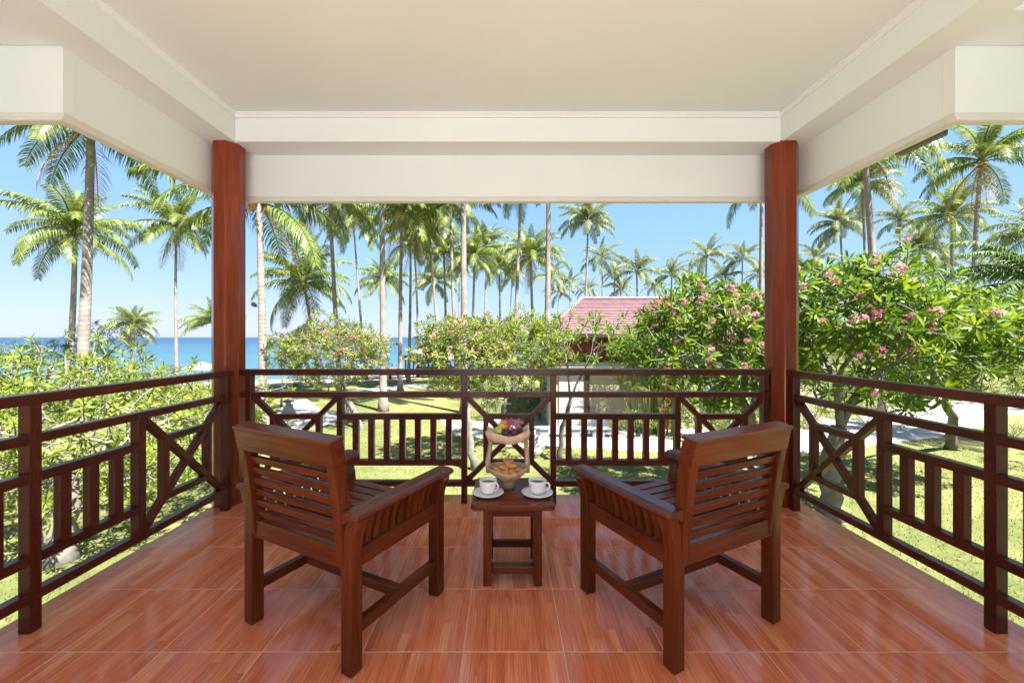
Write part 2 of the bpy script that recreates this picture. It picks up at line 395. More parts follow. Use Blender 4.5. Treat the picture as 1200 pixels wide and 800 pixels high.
# drop panels round the eaves
PX0, PX1, PY = -2.202, 2.232, 3.192
def panel(lo, hi, axis):   # a thin board with a moulded foot
    b = MB().box([(a + c) / 2 for a, c in zip(lo, hi)], [c - a for a, c in zip(lo, hi)])
    return b.build('eave_panel', M['plaster'], ceil)
panel((PX0 - .06, 2.06, 2.33), (PX0, PY + .06, 2.80), 0)
panel((PX1, 2.06, 2.33), (PX1 + .06, PY + .06, 2.80), 0)
panel((PX0 + .001, PY, 2.331), (PX1 - .001, PY + .058, 2.799), 1)
panel((-5.2, 2.0, 2.332), (PX0 + .002, 2.058, 2.802), 1)
panel((PX1 - .002, 2.0, 2.332), (5.2, 2.058, 2.802), 1)
mo = [(0, .0), (.012, .004), (.012, .018), (.005, .024), (.005, .040), (0, .046)]
def footmould(ax, fix, sgn, lo, hi, dz=0.0):
    b = MB(); b.prism([(fix + sgn * a, 2.318 + dz + z) for a, z in mo] + [(fix - sgn * .03, 2.364 + dz), (fix - sgn * .03, 2.318 + dz)], ax, lo, hi)
    b.build('panel_moulding', M['trim'], ceil)
footmould(1, PX0, 1, 2.001, PY - .001, .0015); footmould(1, PX1, -1, 2.001, PY - .001, .0015)
footmould(0, PY, -1, PX0 + .013, PX1 - .013)
footmould(0, 2.0, -1, -5.2, PX0 + .011); footmould(0, 2.0, -1, PX1 - .011, 5.2)
MB().box((-3.8, .45, 2.745), (3.2, 3.09, .10)).build('soffit', M['plaster'], ceil)
MB().box((3.72, 1.888, 2.745), (2.99, .216, .102)).build('soffit', M['plaster'], ceil)
MB().box((3.73, .27, 2.80), (2.96, 3.0, .06)).build('soffit', M['trim'], ceil)
MB().box((2.60, 2.53, 2.468), (.06, .28, .04), bev=.008).build('gutter', M['gutter'], ceil)
rfo = MB().prism([(-5.2, 2.835), (-2.3, 2.835), (-2.3, 3.06), (2.33, 3.06), (2.33, 2.835), (5.2, 2.835), (5.2, 2.95), (2, 4.4), (-2, 4.4), (-5.2, 2.95)], 1, -1.25, 2.056).build('roof', M['roofred'])
tag(rfo, kind='structure')
MB().prism([(-3.05, 2.86), (3.05, 2.86), (3.05, 2.93), (1.6, 3.7), (-1.6, 3.7), (-3.05, 2.93)], 1, 3.28, 3.95).build('gable_eave', M['roofred'], rfo)
for sx in (-1, 1): MB().box((sx * 2.68, 2.668, 2.895), (.72, 1.215, .065)).build('gable_eave', M['roofred'], rfo)
MB().prism([(-2.28, 3.045), (2.31, 3.045), (1.6, 3.6), (-1.6, 3.6)], 1, 2.058, 3.27).build('gable_roof', M['roofred'], rfo)
# the house behind the balcony: wall with the wide doorway the camera stands before
bw = MB().box((-4.0, -1.3, 1.35), (3.4, .2, 2.9)).build('back_wall', M['plaster']); tag(bw, kind='structure')
MB().box((4.0, -1.3, 1.351), (3.4, .2, 2.9)).build('wall_section', M['plaster'], bw)
MB().box((0, -1.31, -1.6), (12, .2, 2.7)).build('lower_wall', M['plaster'], bw)

# unseen pale terrace behind the camera, added to bounce sunlight into the balcony
rt = MB().box((0, -6.2, -.02), (12, 9.6, .03)).build('bounce_terrace', M['bounce_stone']); tag(rt, kind='structure')
MB().box((0, -6.2, -.2), (12, 9.6, .3)).build('bounce_terrace_slab', M['slab'], rt)

for x, lab in ((-2.10, 'red brown varnished octagonal pillar at the left corner of the balcony'), (2.085, 'red brown varnished octagonal pillar at the right corner of the balcony')):
    t = thing('wooden_pillar', lab, 'pillar', (x, 3.05, 0), 0, 'corner pillars')
    rr = .1 / math.cos(math.pi / 8)
    def octo(r, cb=.006):
        pr = []
        for k in range(8):
            for s_ in (-1, 1):
                a = math.pi / 8 + k * math.pi / 4 + s_ * .035
                pr.append((r * math.cos(a), r * math.sin(a)))
        return pr
    MB().prism(octo(rr), 2, .001, 2.70).build('shaft', M['pillar'], t)
    MB().prism(octo(rr * 1.15), 2, GZ - .1, -.285).build('lower_column', M['white_wall'], t)

# ------------------------------------------------------------------ railings
def railing(name, label, loc, rz, plan, ends, group='balcony railings'):
    """plan: list of ('X'|'B', u0, u1, n) bays; posts: full or short"""
    t = thing(name, label, 'railing', loc, rz, group)
    m = M['rail']; zt, z2, z3, z4, z5 = .987, .818, .653, .308, .150
    def bar(nm, a, b, w_, dp): MB().bar((a[0], 0, a[1]), (b[0], 0, b[1]), w_, dp, (0, 1, 0), .004, 2).build(nm, m, t)
    for k, (a, b) in enumerate(ends['rails']):
        bar('rail', (a, zt), (b, zt), .046, .062); bar('rail', (a, z2), (b, z2), .042, .048); bar('rail', (a, z5), (b, z5), .042, .0485)
    for u in ends['posts']: bar('post', (u, .002), (u, zt - .01), .044, .054)
    for u in ends['shorts']: bar('post', (u, z5), (u, z2), .0435, .0525)
    for kind, u0, u1, n in plan:
        if kind == 'B':
            bar('rail', (u0, z3), (u1, z3), .0435, .0465); bar('rail', (u0, z4), (u1, z4), .0435, .0468)
            for k in range(1, n + 1):
                u = u0 + (u1 - u0) * k / (n + 1); bar('baluster', (u, z4), (u, z3), .044, .041)
        else:
            uc = (u0 + u1) / 2; h = .172; zc = (z3 + z4) / 2
            bar('brace', (u0, z5), (u1, z2), .038, .0385); bar('brace', (u0, z2), (u1, z5), .038, .0405)
            for s_ in (-1, 1):
                bar('frame_bar', (uc + s_ * h, z4 - .02), (uc + s_ * h, z3 + .02), .040, .0445)
                bar('frame_bar', (uc - h, zc + s_ * h), (uc + h, zc + s_ * h), .040, .0435)
    return t
railing('wooden_railing', 'dark brown railing at the back of the balcony between the two pillars', (.02, 3.045, 0), 0,
        [('X', -1.94, -1.27, 0), ('B', -1.27, -.335, 7), ('X', -.335, .335, 0), ('B', .335, 1.27, 7), ('X', 1.27, 1.94, 0)],
        {'rails': [(-2.02, 2.02)], 'posts': [-1.955, -.335, .335, 1.93], 'shorts': [-1.27, 1.27]})
side = [('X', 2.22, 2.89, 0), ('B', 1.715, 2.22, 3), ('B', 1.21, 1.715, 3), ('X', .54, 1.21, 0), ('B', -.62, .54, 8)]
se = {'rails': [(-1.19, 2.955)], 'posts': [-.62, .54, 1.715, 2.91], 'shorts': [1.21, 2.22]}
railing('wooden_railing', 'dark brown railing along the left side of the balcony before the leafy tree', (-2.027, 0, 0), R(90), side, se)
railing('wooden_railing', 'dark brown railing along the right side of the balcony before the lawn and path', (2.085, 0, 0), R(90), side, se)

# ------------------------------------------------------------------ armchairs
def make_chair(label):
    t = thing('wooden_armchair', label, 'armchair', group='wooden armchairs beside the coffee table'); m = M['chair']
    def part(nm, b, smooth=False): return b.build(nm, m, t, smooth)
    xo, yr, yf = .30, -.26, .26
    # side post profile: straight leg that curls outwards under the arm (x outward, z)
    def leg(sx, y, dp=.056):
        prof_in = [(-.0275, .004), (-.0275, .46), (-.024, .50), (-.010, .545), (.012, .583)]
        prof_out = [(.062, .583), (.058, .560), (.046, .535), (.034, .50), (.0285, .455), (.0275, .004)]
        pr = [(sx * (xo + a), z) for a, z in prof_in + prof_out]
        if sx < 0: pr = pr[::-1]
        b = MB(); b.prism(pr, 1, y - dp / 2, y + dp / 2)
        o = part('leg', b); bv = o.modifiers.new('bevel', 'BEVEL'); bv.width = .005; bv.segments = 2; bv.limit_method = 'ANGLE'; bv.angle_limit = R(50)
        return o
    for sx in (-1, 1):
        for y in (yr, yf): leg(sx, y)
        # arm board
        pr = [(sx * (xo + a), z) for a, z in ((-.012, .556), (-.034, .556), (-.036, .582), (-.027, .602), (-.008, .612), (.045, .612), (.066, .606), (.074, .594), (.066, .582), (.02, .580))]
        if sx < 0: pr = pr[::-1]
        b = MB().prism(pr, 1, yr - .040, yf + .050); o = part('armrest', b)
        bv = o.modifiers.new('bevel', 'BEVEL'); bv.width = .007; bv.segments = 2; bv.limit_method = 'ANGLE'; bv.angle_limit = R(50)
        part('side_rail', MB().box((sx * xo, 0, .418), (.034, .47, .068), bev=.004, seg=2))
        for k in range(9):
            y = -.232 + .464 * (k + 1) / 10
            pr = [(sx * (xo + a), z) for a, z in ((-.013, .447), (-.011, .49), (.006, .545), (.022, .584), (.038, .584), (.022, .545), (.006, .49), (.003, .447))]
            if sx < 0: pr = pr[::-1]
            part('arm_slat', MB().prism(pr, 1, y - .014, y + .014))
        part('stretcher', MB().box((sx * xo, 0, .155), (.032, .47, .046), bev=.004, seg=2))
    part('stretcher', MB().box((0, 0, .156), (.57, .036, .042), bev=.004, seg=2))
    part('apron', MB().box((0, yf, .415), (.545, .034, .068), bev=.004, seg=2))
    part('apron', MB().box((0, yr - .004, .425), (.545, .036, .075), bev=.004, seg=2))
    for k in range(8):
        y = yr + .05 + k * .0625
        part('seat_slat', MB().box((0, y, .452 + .012 * k / 7), (.555, .053, .018), Matrix.Rotation(R(1.3), 3, 'X'), .004, 2))
    # reclined, slightly curved back
    def by(z): q = (z - .42) / .45; return yr - .004 - .03 * q - .030 * q * q
    zs = [.40, .50, .60, .70, .79, .87]
    for sx in (-1, 1):
        b = MB(); pts = []
        prof = [(by(z) - .026, z) for z in zs] + [(by(z) + .030, z) for z in zs[::-1]]
        b.prism(prof, 0, sx * .270 - .020, sx * .270 + .020)
        o = part('back_stile', b); bv = o.modifiers.new('bevel', 'BEVEL'); bv.width = .004; bv.segments = 2; bv.limit_method = 'ANGLE'; bv.angle_limit = R(50)
    zt = [.775, .81, .84, .868]
    prof = [(by(z) - .029, z) for i, z in enumerate(zt)] + [(by(z) + .033, z) for z in zt[::-1]]
    o = part('top_rail', MB().prism(prof, 0, -.2925, .2925)); bv = o.modifiers.new('bevel', 'BEVEL'); bv.width = .004; bv.segments = 2; bv.limit_method = 'ANGLE'; bv.angle_limit = R(50)
    part('top_cap', MB().box((0, by(.873) + .001, .8755), (.590, .066, .014), Matrix.Rotation(R(10), 3, 'X'), .004, 2))
    for k in range(6):
        z = .492 + k * .0485
        part('back_slat', MB().box((0, by(z), z), (.503, .017, .031), Matrix.Rotation(R(14), 3, 'X'), .003, 2))
    return t
ch = make_chair('left wooden armchair with slatted back, seen from behind, left of the coffee table')
ch.location = (-.726, 1.873, 0); ch.rotation_euler = (0, 0, R(-27))
c2 = ch.copy(); col.objects.link(c2)
for c in list(ch.children):
    q = c.copy(); col.objects.link(q); q.parent = c2
c2['label'] = 'right wooden armchair with glossy slatted back, seen from behind, right of the coffee table'
c2.location = (.788, 1.885, 0); c2.rotation_euler = (0, 0, R(26))

# ------------------------------------------------------------------ coffee table and what stands on it
TX, TY = .033, 2.165
t = thing('coffee_table', 'small square wooden coffee table with two cups between the armchairs', 'table', (TX, TY, 0))
def rrect(hx, hy, r, n=5):
    p = []
    for cx, cy, a0 in ((hx - r, hy - r, 0), (-hx + r, hy - r, 90), (-hx + r, -hy + r, 180), (hx - r, -hy + r, 270)):
        for k in range(n + 1):
            a = R(a0 + 90 * k / n); p.append((cx + r * math.cos(a), cy + r * math.sin(a)))
    return p
o = MB().prism(rrect(.208, .198, .03), 2, .400, .428).build('tabletop', M['chair'], t)
bv = o.modifiers.new('bevel', 'BEVEL'); bv.width = .005; bv.segments = 2; bv.limit_method = 'ANGLE'; bv.angle_limit = R(50)
for sx in (-1, 1):
    for sy in (-1, 1): MB().box((sx * .127, sy * .125, .201), (.042, .042, .398), bev=.003, seg=2).build('leg', M['chair'], t)
    MB().box((sx * .127, 0, .08), (.026, .21, .038), bev=.003).build('stretcher', M['chair'], t)
    MB().box((sx * .127, 0, .372), (.026, .21, .05), bev=.003).build('apron', M['chair'], t)
MB().box((0, -.118, .079), (.213, .05, .036), bev=.003).build('stretcher', M['chair'], t)
MB().box((0, .125, .081), (.213, .026, .038), bev=.003).build('stretcher', M['chair'], t)
for sy in (-1, 1): MB().box((0, sy * .125, .3725), (.213, .026, .05), bev=.003).build('apron', M['chair'], t)

def cup(x, y, rz, label):
    t = thing('coffee_cup', label, 'cup', (x, y, .4402), rz, 'coffee cups on the table')
    MB().lathe([(.0, .003), (.024, .003), (.026, 0), (.030, .001), (.034, .008), (.041, .022), (.0445, .042), (.0465, .066), (.0450, .067), (.0425, .044), (.038, .024), (.028, .010), (0, .009)], 36).build('bowl', M['china'], t, True)
    MB().lathe([(0, .051), (.0425, .051)], 32).build('coffee', M['coffee'], t)
    pts = [(.040, 0, .056), (.058, 0, .058), (.066, 0, .048), (.064, 0, .034), (.052, 0, .022), (.040, 0, .018)]
    MB().tube(pts, [.004, .0042, .0045, .0045, .0042, .004], 8).build('handle', M['china'], t, True)
def saucer(x, y, label):
    tag(MB().lathe([(0, .004), (.028, .004), (.030, .0), (.040, .001), (.066, .009), (.082, .016), (.0825, .0175), (.065, .0125), (.040, .007), (.033, .0095), (.028, .0085), (0, .0085)], 40).build('saucer', M['china'], None, True, (x, y, .4282)), label, 'saucer', 'saucers on the table')
saucer(-.094, 2.103, 'white saucer under the left coffee cup'); cup(-.094, 2.103, R(-35), 'white coffee cup on the left half of the table')
saucer(.163, 2.103, 'white saucer under the right coffee cup'); cup(.163, 2.103, R(-20), 'white coffee cup on the right half of the table')

BX, BY, BZ = .010, 2.215, .428
t = thing('wooden_fruit_stand', 'two tier carved driftwood stand with pastries below and fruit on top', 'fruit stand', (BX, BY, BZ))
rnd = random.Random(4)
def wob(b, amp, seed):
    rr_ = random.Random(seed); ph = [rr_.uniform(0, 6.3) for _ in range(6)]
    b.v = [(x + amp * math.sin(z * 31 + ph[0] + y * 17), y + amp * math.sin(x * 25 + ph[1]), z + amp * math.sin(x * 23 + ph[2]) * math.cos(y * 19 + ph[3])) for x, y, z in b.v]; return b
b = MB().lathe([(0, .066), (.05, .068), (.085, .080), (.102, .100), (.112, .104), (.116, .098), (.108, .080), (.088, .062), (.056, .050), (.034, .042), (.028, .022), (.037, 0), (0, 0)], 40, sx=1, sy=.85)
b.v = [(x, y, z + (.014 * abs(x) / .11 if z > .055 else 0)) for x, y, z in b.v]
wob(b, .004, 1).build('bowl', M['carved'], t, True)
for s_ in (-1, 1):
    pts = [(s_ * .103, 0, .085), (s_ * .108, .0, .14), (s_ * .100, .0, .20), (s_ * .098, 0, .25), (s_ * .100, 0, .280), (s_ * .102, 0, .305)]
    b = MB().tube(pts, [.020, .015, .012, .013, .020, .028], 12); wob(b, .003, 3 + s_)
    b.build('upright', M['carved'], t, True)
tr = MB(); nx, ny = 16, 9; hz = lambda u, v: .322 - .020 * (1 - min(1, u * u)) * 1.0 + .012 * abs(u * v) ** 2 + .004 * math.sin(u * 5 + v * 3)
top = []; bot = []
for j in range(ny):
    for i in range(nx):
        u = -1 + 2 * i / (nx - 1); v = -1 + 2 * j / (ny - 1)
        X_ = u * (.116 + .006 * abs(v)); Y_ = v * (.078 + .006 * math.cos(u * 4)); z = hz(u, v)
        ins = max(0, 1 - max(abs(u), abs(v)) ** 4)
        top.append((X_, Y_, z - .012 * ins)); bot.append((X_ * .95, Y_ * .93, z - .048 - .006 * (1 - u * u)))
fs = []
for j in range(ny - 1):
    for i in range(nx - 1):
        a = j * nx + i; fs.append((a, a + 1, a + nx + 1, a + nx)); k = nx * ny; fs.append((k + a, k + a + nx, k + a + nx + 1, k + a + 1))
k = nx * ny
for i in range(nx - 1):
    fs.append((i, k + i, k + i + 1, i + 1)); a = (ny - 1) * nx + i; fs.append((a, a + 1, k + a + 1, k + a))
for j in range(ny - 1):
    a = j * nx; fs.append((a, a + nx, k + a + nx, k + a)); a = j * nx + nx - 1; fs.append((a, k + a, k + a + nx, a + nx))
tr.add(top + bot, fs); o = tr.build('tray', M['carved'], t, True); smooth_mod(o, 1)

def ball(name, mat, c, r, label, cat, sz=1.0, lump=0.04, seed=0, stem=True):
    rr_ = random.Random(seed); bm = bmesh.new(); bmesh.ops.create_icosphere(bm, subdivisions=3, radius=r)
    ph = rr_.uniform(0, 6)
    for v in bm.verts:
        n_ = v.co.normalized(); dimp = .10 * math.exp(-((1 - n_.z) * 14)) ; v.co = n_ * r * (1 + lump * math.sin(n_.x * 5 + ph) * math.cos(n_.y * 4 + ph) - dimp); v.co.z *= sz
    me = bpy.data.meshes.new(name); bm.to_mesh(me); bm.free(); me.materials.append(mat)
    me.polygons.foreach_set('use_smooth', [True] * len(me.polygons))
    o = link(name, me, None, c, (rr_.uniform(-.5, .5), rr_.uniform(-.5, .5), 0)); tag(o, label, cat)
    if stem: MB().lathe([(0, r * sz * .97), (r * .2, r * sz * .95), (r * .3, r * sz * .86), (0, r * sz * .8)], 8).build('stem_cap', M['lime'], o)
    return o
TZ = BZ + .292
ball('lime', M['lime'], (BX - .050, BY - .022, TZ + .020), .026, 'yellow green citrus fruit at the left of the upper tray', 'fruit', 1.0, .03, 1)
ball('orange', M['orange'], (BX - .022, BY + .012, TZ + .036), .036, 'round orange behind the dark fruit on the upper tray', 'fruit', .93, .02, 2)
ball('mangosteen', M['mangosteen'], (BX - .010, BY - .038, TZ + .018), .025, 'dark purple fruit in front of the orange', 'fruit', .9, .03, 3)
ball('mangosteen', M['mangosteen'], (BX + .032, BY - .042, TZ + .017), .024, 'dark purple fruit below the pink flower', 'fruit', .9, .03, 4)
ball('mangosteen', M['mangosteen'], (BX + .062, BY - .012, TZ + .022), .022, 'dark purple fruit at the right of the upper tray', 'fruit', .9, .03, 5)
def flower_mb(b, c, r, nrm, rr_, tilt=.35):
    nrm = Vector(nrm).normalized(); u = nrm.orthogonal().normalized(); v = nrm.cross(u); a0 = rr_.uniform(0, 6)
    for k in range(5):
        a = a0 + k * 2 * math.pi / 5; dr = u * math.cos(a) + v * math.sin(a); sd = u * -math.sin(a) + v * math.cos(a)
        c_ = Vector(c)
        b.add([c_, c_ + dr * r * .5 + sd * r * .26 + nrm * r * .22, c_ + dr * r * .95 + sd * r * .24 + nrm * r * .25, c_ + dr * r * 1.08 + sd * r * .0 + nrm * r * .18,
               c_ + dr * r * .85 - sd * r * .2 + nrm * r * .32, c_ + dr * r * .45 - sd * r * .2 + nrm * r * .3], [(0, 1, 2, 3, 4, 5)])
b = MB(); rr_ = random.Random(3)
for (dx, dy, dz_, s_) in ((0, -.012, 0, .036), (-.022, .0, .012, .03), (.025, .004, .006, .03)): flower_mb(b, (dx, dy, dz_), s_, (dx * 6, -.9, .8), rr_)
tag(b.build('pink_flower', M['petal'], None, False, (BX + .030, BY - .015, TZ + .052)), 'pink blossom lying on the fruit of the upper tray', 'flower')
def pastry(x, y, z, rx, ry, seed, label):
    rr_ = random.Random(seed); bm = bmesh.new(); bmesh.ops.create_icosphere(bm, subdivisions=3, radius=1)
    p1, p2 = rr_.uniform(0, 6), rr_.uniform(0, 6)
    for v in bm.verts:
        a = math.atan2(v.co.y, v.co.x); rad_ = math.hypot(v.co.x, v.co.y)
        k = 1 + .09 * math.sin(a * 3 + p1) + .05 * math.sin(a * 7 + p2)
        swirl = .14 * math.sin(rad_ * 11 + a * 2 + p1)
        v.co = Vector((v.co.x * .034 * k, v.co.y * .030 * k, v.co.z * .014 * (1 + swirl)))
    me = bpy.data.meshes.new('pastry'); bm.to_mesh(me); bm.free(); me.materials.append(M['pastry']); me.polygons.foreach_set('use_smooth', [True] * len(me.polygons))
    tag(link('pastry', me, None, (BX + x, BY + y, BZ + z - .024), (rx, ry, rr_.uniform(0, 3))), label, 'pastry', 'pastries in the lower bowl')
pastry(-.050, -.030, .120, .5, -.3, 1, 'golden pastry at the left rim of the lower bowl')
pastry(-.012, -.048, .108, .7, 0, 2, 'golden pastry at the front left of the lower bowl')
pastry(.034, -.044, .112, .6, .2, 3, 'golden pastry at the front right of the lower bowl')
pastry(.052, -.004, .116, .2, .4, 7, 'golden pastry at the right of the lower bowl')
pastry(-.020, -.010, .138, .35, -.1, 4, 'golden pastry in the middle of the heap in the lower bowl')
pastry(.020, -.012, .143, .3, .25, 5, 'golden pastry right of the topmost one in the bowl')
pastry(.002, .010, .162, .2, 0, 6, 'topmost golden pastry of the heap in the bowl')

# ------------------------------------------------------------------ coconut palms
def frond_mesh(name, L, e0, e1, mat, pairs=46, droop=.6, seed=0, lw=.052, ll=.95, power=1.25, sweep=0.0):
    rr_ = random.Random(seed); b = MB(); n = 12; pts = [Vector((0, 0, 0))]; tang = []
    p = Vector((0, 0, 0))
    for i in range(n):
        t_ = (i + .5) / n; a = R(e0 + (e1 - e0) * t_ ** power); hd = sweep * t_
        tv = Vector((math.cos(a) * math.cos(hd), math.cos(a) * math.sin(hd), math.sin(a))); p = p + tv * L / n; pts.append(p.copy()); tang.append(tv)
    tang.append(tang[-1])
    b.tube(pts, [.055 * (1 - i / n) ** .8 * L / 4.6 + .008 for i in range(n + 1)], 4, False)
    for k in range(pairs):
        t_ = .10 + .90 * (k + .5) / pairs; f = t_ * n; i = min(n - 1, int(f)); c = pts[i].lerp(pts[i + 1], f - i); tv = tang[i]
        prof = min(1, (t_ - .04) / .22) ** .7 * (1 - .72 * max(0, (t_ - .4) / .6) ** 1.4)
        for s_ in (-1, 1):
            l = ll * prof * L / 4.6 * rr_.uniform(.82, 1.1)
            sd = Vector((-tv.y, tv.x, 0)).normalized() * s_
            dr = (sd * 1.0 + tv * rr_.uniform(.45, .8) + Vector((0, 0, rr_.uniform(-.15, .2)))).normalized()
            g = Vector((0, 0, -1)); dd = droop * rr_.uniform(.6, 1.3)
            m1 = c + dr * l * .45 + g * l * .14 * dd; m2 = c + (dr * .82).normalized() * l * .74 + g * l * .42 * dd; tp = c + dr * l * .92 + g * l * .85 * dd
            wv = tv.normalized() * lw * .5 * (L / 4.6)
            b.add([c - wv * .5, c + wv * .5, m1 + wv, m1 - wv, m2 + wv * .7, m2 - wv * .7, tp], [(0, 1, 2, 3), (3, 2, 4, 5), (5, 4, 6)])
    return b.mesh(name, mat)
CL = [(82, 30, .4), (64, -12, .7), (44, -50, .9), (18, -74, 1.0), (-12, -86, 1.0)]
FR = {}
for key, mat in (('frond', M['frond']), ('frond_far', M['frond_far']), ('frond_dark', M['frond_dark'])):
    FR[key] = [[frond_mesh('frond', 4.5, e0 + dv, e1 + dv, mat, 62 if key != 'frond_far' else 42, dr, 10 * i + q, .07 if key != 'frond_far' else .11, sweep=(q - 1) * .3) for q, dv in enumerate((-6, 3, 9))] for i, (e0, e1, dr) in enumerate(CL)]
FDEAD = frond_mesh('frond', 3.8, -45, -86, M['frond_dead'], 30, .9, 5)
nut = None
def nut_mesh():
    bm = bmesh.new(); bmesh.ops.create_icosphere(bm, subdivisions=2, radius=.13)
    for v in bm.verts: v.co.z *= 1.2
    me = bpy.data.meshes.new('coconut'); bm.to_mesh(me); bm.free(); me.materials.append(M['coconut']); return me
nut = nut_mesh()
def palm(cx, cy, Y, bx, label, mid=None, s=1.0, r0=.19, mat='frond', nf=30, nuts=0, Yb=None, seed=None, dead=0, group='coconut palms in the garden', wind=0.0):
    rr_ = random.Random(seed if seed is not None else int(cx * 13 + cy * 7)); top_ = at(cx, cy, Y); Yb = Yb or Y
    base = Vector(((bx - 593) / 472 * Yb, Yb, 0)); base.z = gz(base.x, base.y) - .1
    t = thing('coconut_palm', label, 'palm tree', base, 0, group); tp = top_ - base
    m_ = tp * .5 + (Vector((mid / 472 * Y, 0, 0)) if mid else Vector((rr_.uniform(-.25, .25), 0, 0)))
    pts = []; rad_ = []; n = 26
    for i in range(n + 1):
        q = i / n; p = m_ * (2 * q * (1 - q)) * 1.0 + tp * q * q
        pts.append(p); rad_.append((r0 * (1 - .42 * q) + .16 * r0 / .19 * math.exp(-q * 22)) * (1 + .035 * (i % 2)) * s ** .5)
    MB().tube(pts, rad_, 12).build('trunk', M['palm_bark'], t, True)
    k = [.16, .24, .26, .22, .12]; seq = []
    for i, f in enumerate(k): seq += [i] * max(1, round(f * nf))
    a = rr_.uniform(0, 6); big = rr_.uniform(.88, 1.05)
    for i in seq:
        a += 2.39996 + rr_.uniform(-.25, .25); me_ = rr_.choice(FR[mat][i]); sc_ = s * big * rr_.uniform(.84, 1.08) * (.82 if i == 0 else 1)
        link('frond', me_, t, tp + Vector((math.cos(a), math.sin(a), 0)) * .1 + Vector((0, 0, .12 - .09 * i)), (rr_.uniform(-.25, .25) + wind, rr_.uniform(-.16, .16), a), (sc_,) * 3)
    for _ in range(dead or (rr_.choice((0, 1, 2)) if Y < 50 else 0)):
        a = rr_.uniform(0, 6.3); link('frond', FDEAD, t, tp - Vector((0, 0, .3)), (0, 0, a), (s,) * 3)
    for _ in range(nuts):
        a = rr_.uniform(0, 6.3); q = rr_.uniform(.25, .42) * s
        link('coconut', nut, t, tp + Vector((math.cos(a) * q, math.sin(a) * q, -.25 - rr_.uniform(0, .45) * s)), None, (s,) * 3)
    return t, pts, base

palm(107, 140, 18.5, 93, 'tall palm with a thick grey trunk at the far left, crown cut by the eave', mid=3, r0=.23, nuts=5)
palm(88, 272, 26, 78, 'full crowned palm behind the thick leftmost trunk', mid=4, nuts=6)
palm(207, 262, 33, 208, 'slender palm with a very thin straight trunk left of the left pillar', r0=.13, nuts=3)
palm(157, 380, 42, 153, 'small windblown palm against the sea at the left', s=.62, r0=.24)
palm(250, 377, 58, 255, 'distant palm half hidden by the left edge of the left pillar')
p6 = palm(303, 232, 17.5, 309, 'large palm just right of the left pillar with long drooping fronds', mid=2, r0=.19, nf=24, nuts=6, dead=1)
palm(356, 330, 33, 374, 'palm with orange coconuts leaning left right of the left pillar', mid=2, nuts=8, r0=.17)
palm(386, 226, 27, 399, 'palm with a leaning pale trunk left of the straight tall trunk', mid=-1, r0=.17)
palm(414, 258, 42, 429, 'thin palm leaning left behind the pink flowered tree', mid=-1, r0=.14, nuts=4)
palm(446, 150, 22.6, 449, 'tall straight grey palm trunk standing on the lawn near the left chair', r0=.19, nf=18)
p11 = palm(471, 246, 30.5, 469, 'palm with a slim trunk and a cluster of coconuts right of the straight grey trunk', r0=.17, nuts=8)
palm(481, 262, 37, 478.5, 'slim palm with a flared foot at the lawn edge just right of the lamp trunk', r0=.15, mid=2)
palm(485, 285, 46, 490, 'thin far palm crossing behind the slim pair of trunks', r0=.14, mid=3)
palm(449, 328, 58, 452, 'small distant palm behind the straight grey trunk')
palm(543, 155, 22, 545, 'tall palm with a ringed grey trunk above the middle of the railing', r0=.2, nf=17)
palm(528, 236, 31, 536, 'palm with a dark slim trunk left of the ringed middle trunk', r0=.15)
palm(500, 250, 40, 516, 'yellowish palm between the slim pair and the ringed middle trunk', r0=.13)
palm(520, 296, 50, 523, 'mid distance palm below the ringed middle trunk, left side', mat='frond')
palm(556, 300, 48, 551, 'mid distance palm right of the ringed middle trunk', mat='frond')
palm(508, 330, 62, 519, 'distant leaning palm above the thatched beach hut', mat='frond_far')
palm(612, 205, 30, 602, 'palm with a slim trunk leaning right, first left of the pale thick one', mid=-2, r0=.16)
palm(642, 150, 24, 638, 'tall pale palm trunk above the fruit stand', r0=.19, nf=16)
palm(622, 300, 41, 627, 'bright palm between the leaning slim trunk and the pale thick trunk', nuts=4, mat='frond')
palm(585, 312, 55, 586, 'distant palm left of the leaning slim trunk', mat='frond')
palm(570, 285, 62, 566, 'far palm behind the middle of the balcony view', mat='frond_far')
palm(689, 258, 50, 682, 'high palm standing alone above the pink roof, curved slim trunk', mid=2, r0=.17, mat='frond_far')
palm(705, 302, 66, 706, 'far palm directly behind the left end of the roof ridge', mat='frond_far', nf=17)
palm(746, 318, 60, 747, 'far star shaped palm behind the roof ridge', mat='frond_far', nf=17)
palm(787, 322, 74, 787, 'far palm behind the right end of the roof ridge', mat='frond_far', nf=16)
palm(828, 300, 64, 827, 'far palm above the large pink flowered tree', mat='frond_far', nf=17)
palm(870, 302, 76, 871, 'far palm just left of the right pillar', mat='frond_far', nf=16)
palm(893, 205, 31, 893, 'palm mostly hidden by the right pillar with a frond under the eave', nf=15)
palm(1013, 172, 21, 1037, 'palm with a thick pale leaning trunk under the right eave', mid=-1, r0=.2, nf=18)
palm(1010, 214, 37, 1019, 'palm with a slim trunk just left of the thick pale leaning trunk', mid=1, r0=.15, nuts=4)
palm(984, 262, 57, 993, 'far palm nearest to the right side of the right pillar', mat='frond_far')
palm(1150, 186, 26, 1142, 'large palm with a crooked grey trunk at the upper right', mid=-9, r0=.17, nf=24, dead=3, nuts=4)
palm(1116, 253, 42, 1118, 'palm with coconuts left of the crooked trunk', r0=.2, nuts=7)
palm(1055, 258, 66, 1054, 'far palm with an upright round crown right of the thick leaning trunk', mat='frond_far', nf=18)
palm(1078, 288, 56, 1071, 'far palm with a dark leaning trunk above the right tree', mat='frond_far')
palm(1108, 306, 62, 1108, 'low far palm below the palm with coconuts', mat='frond_far', nf=16)
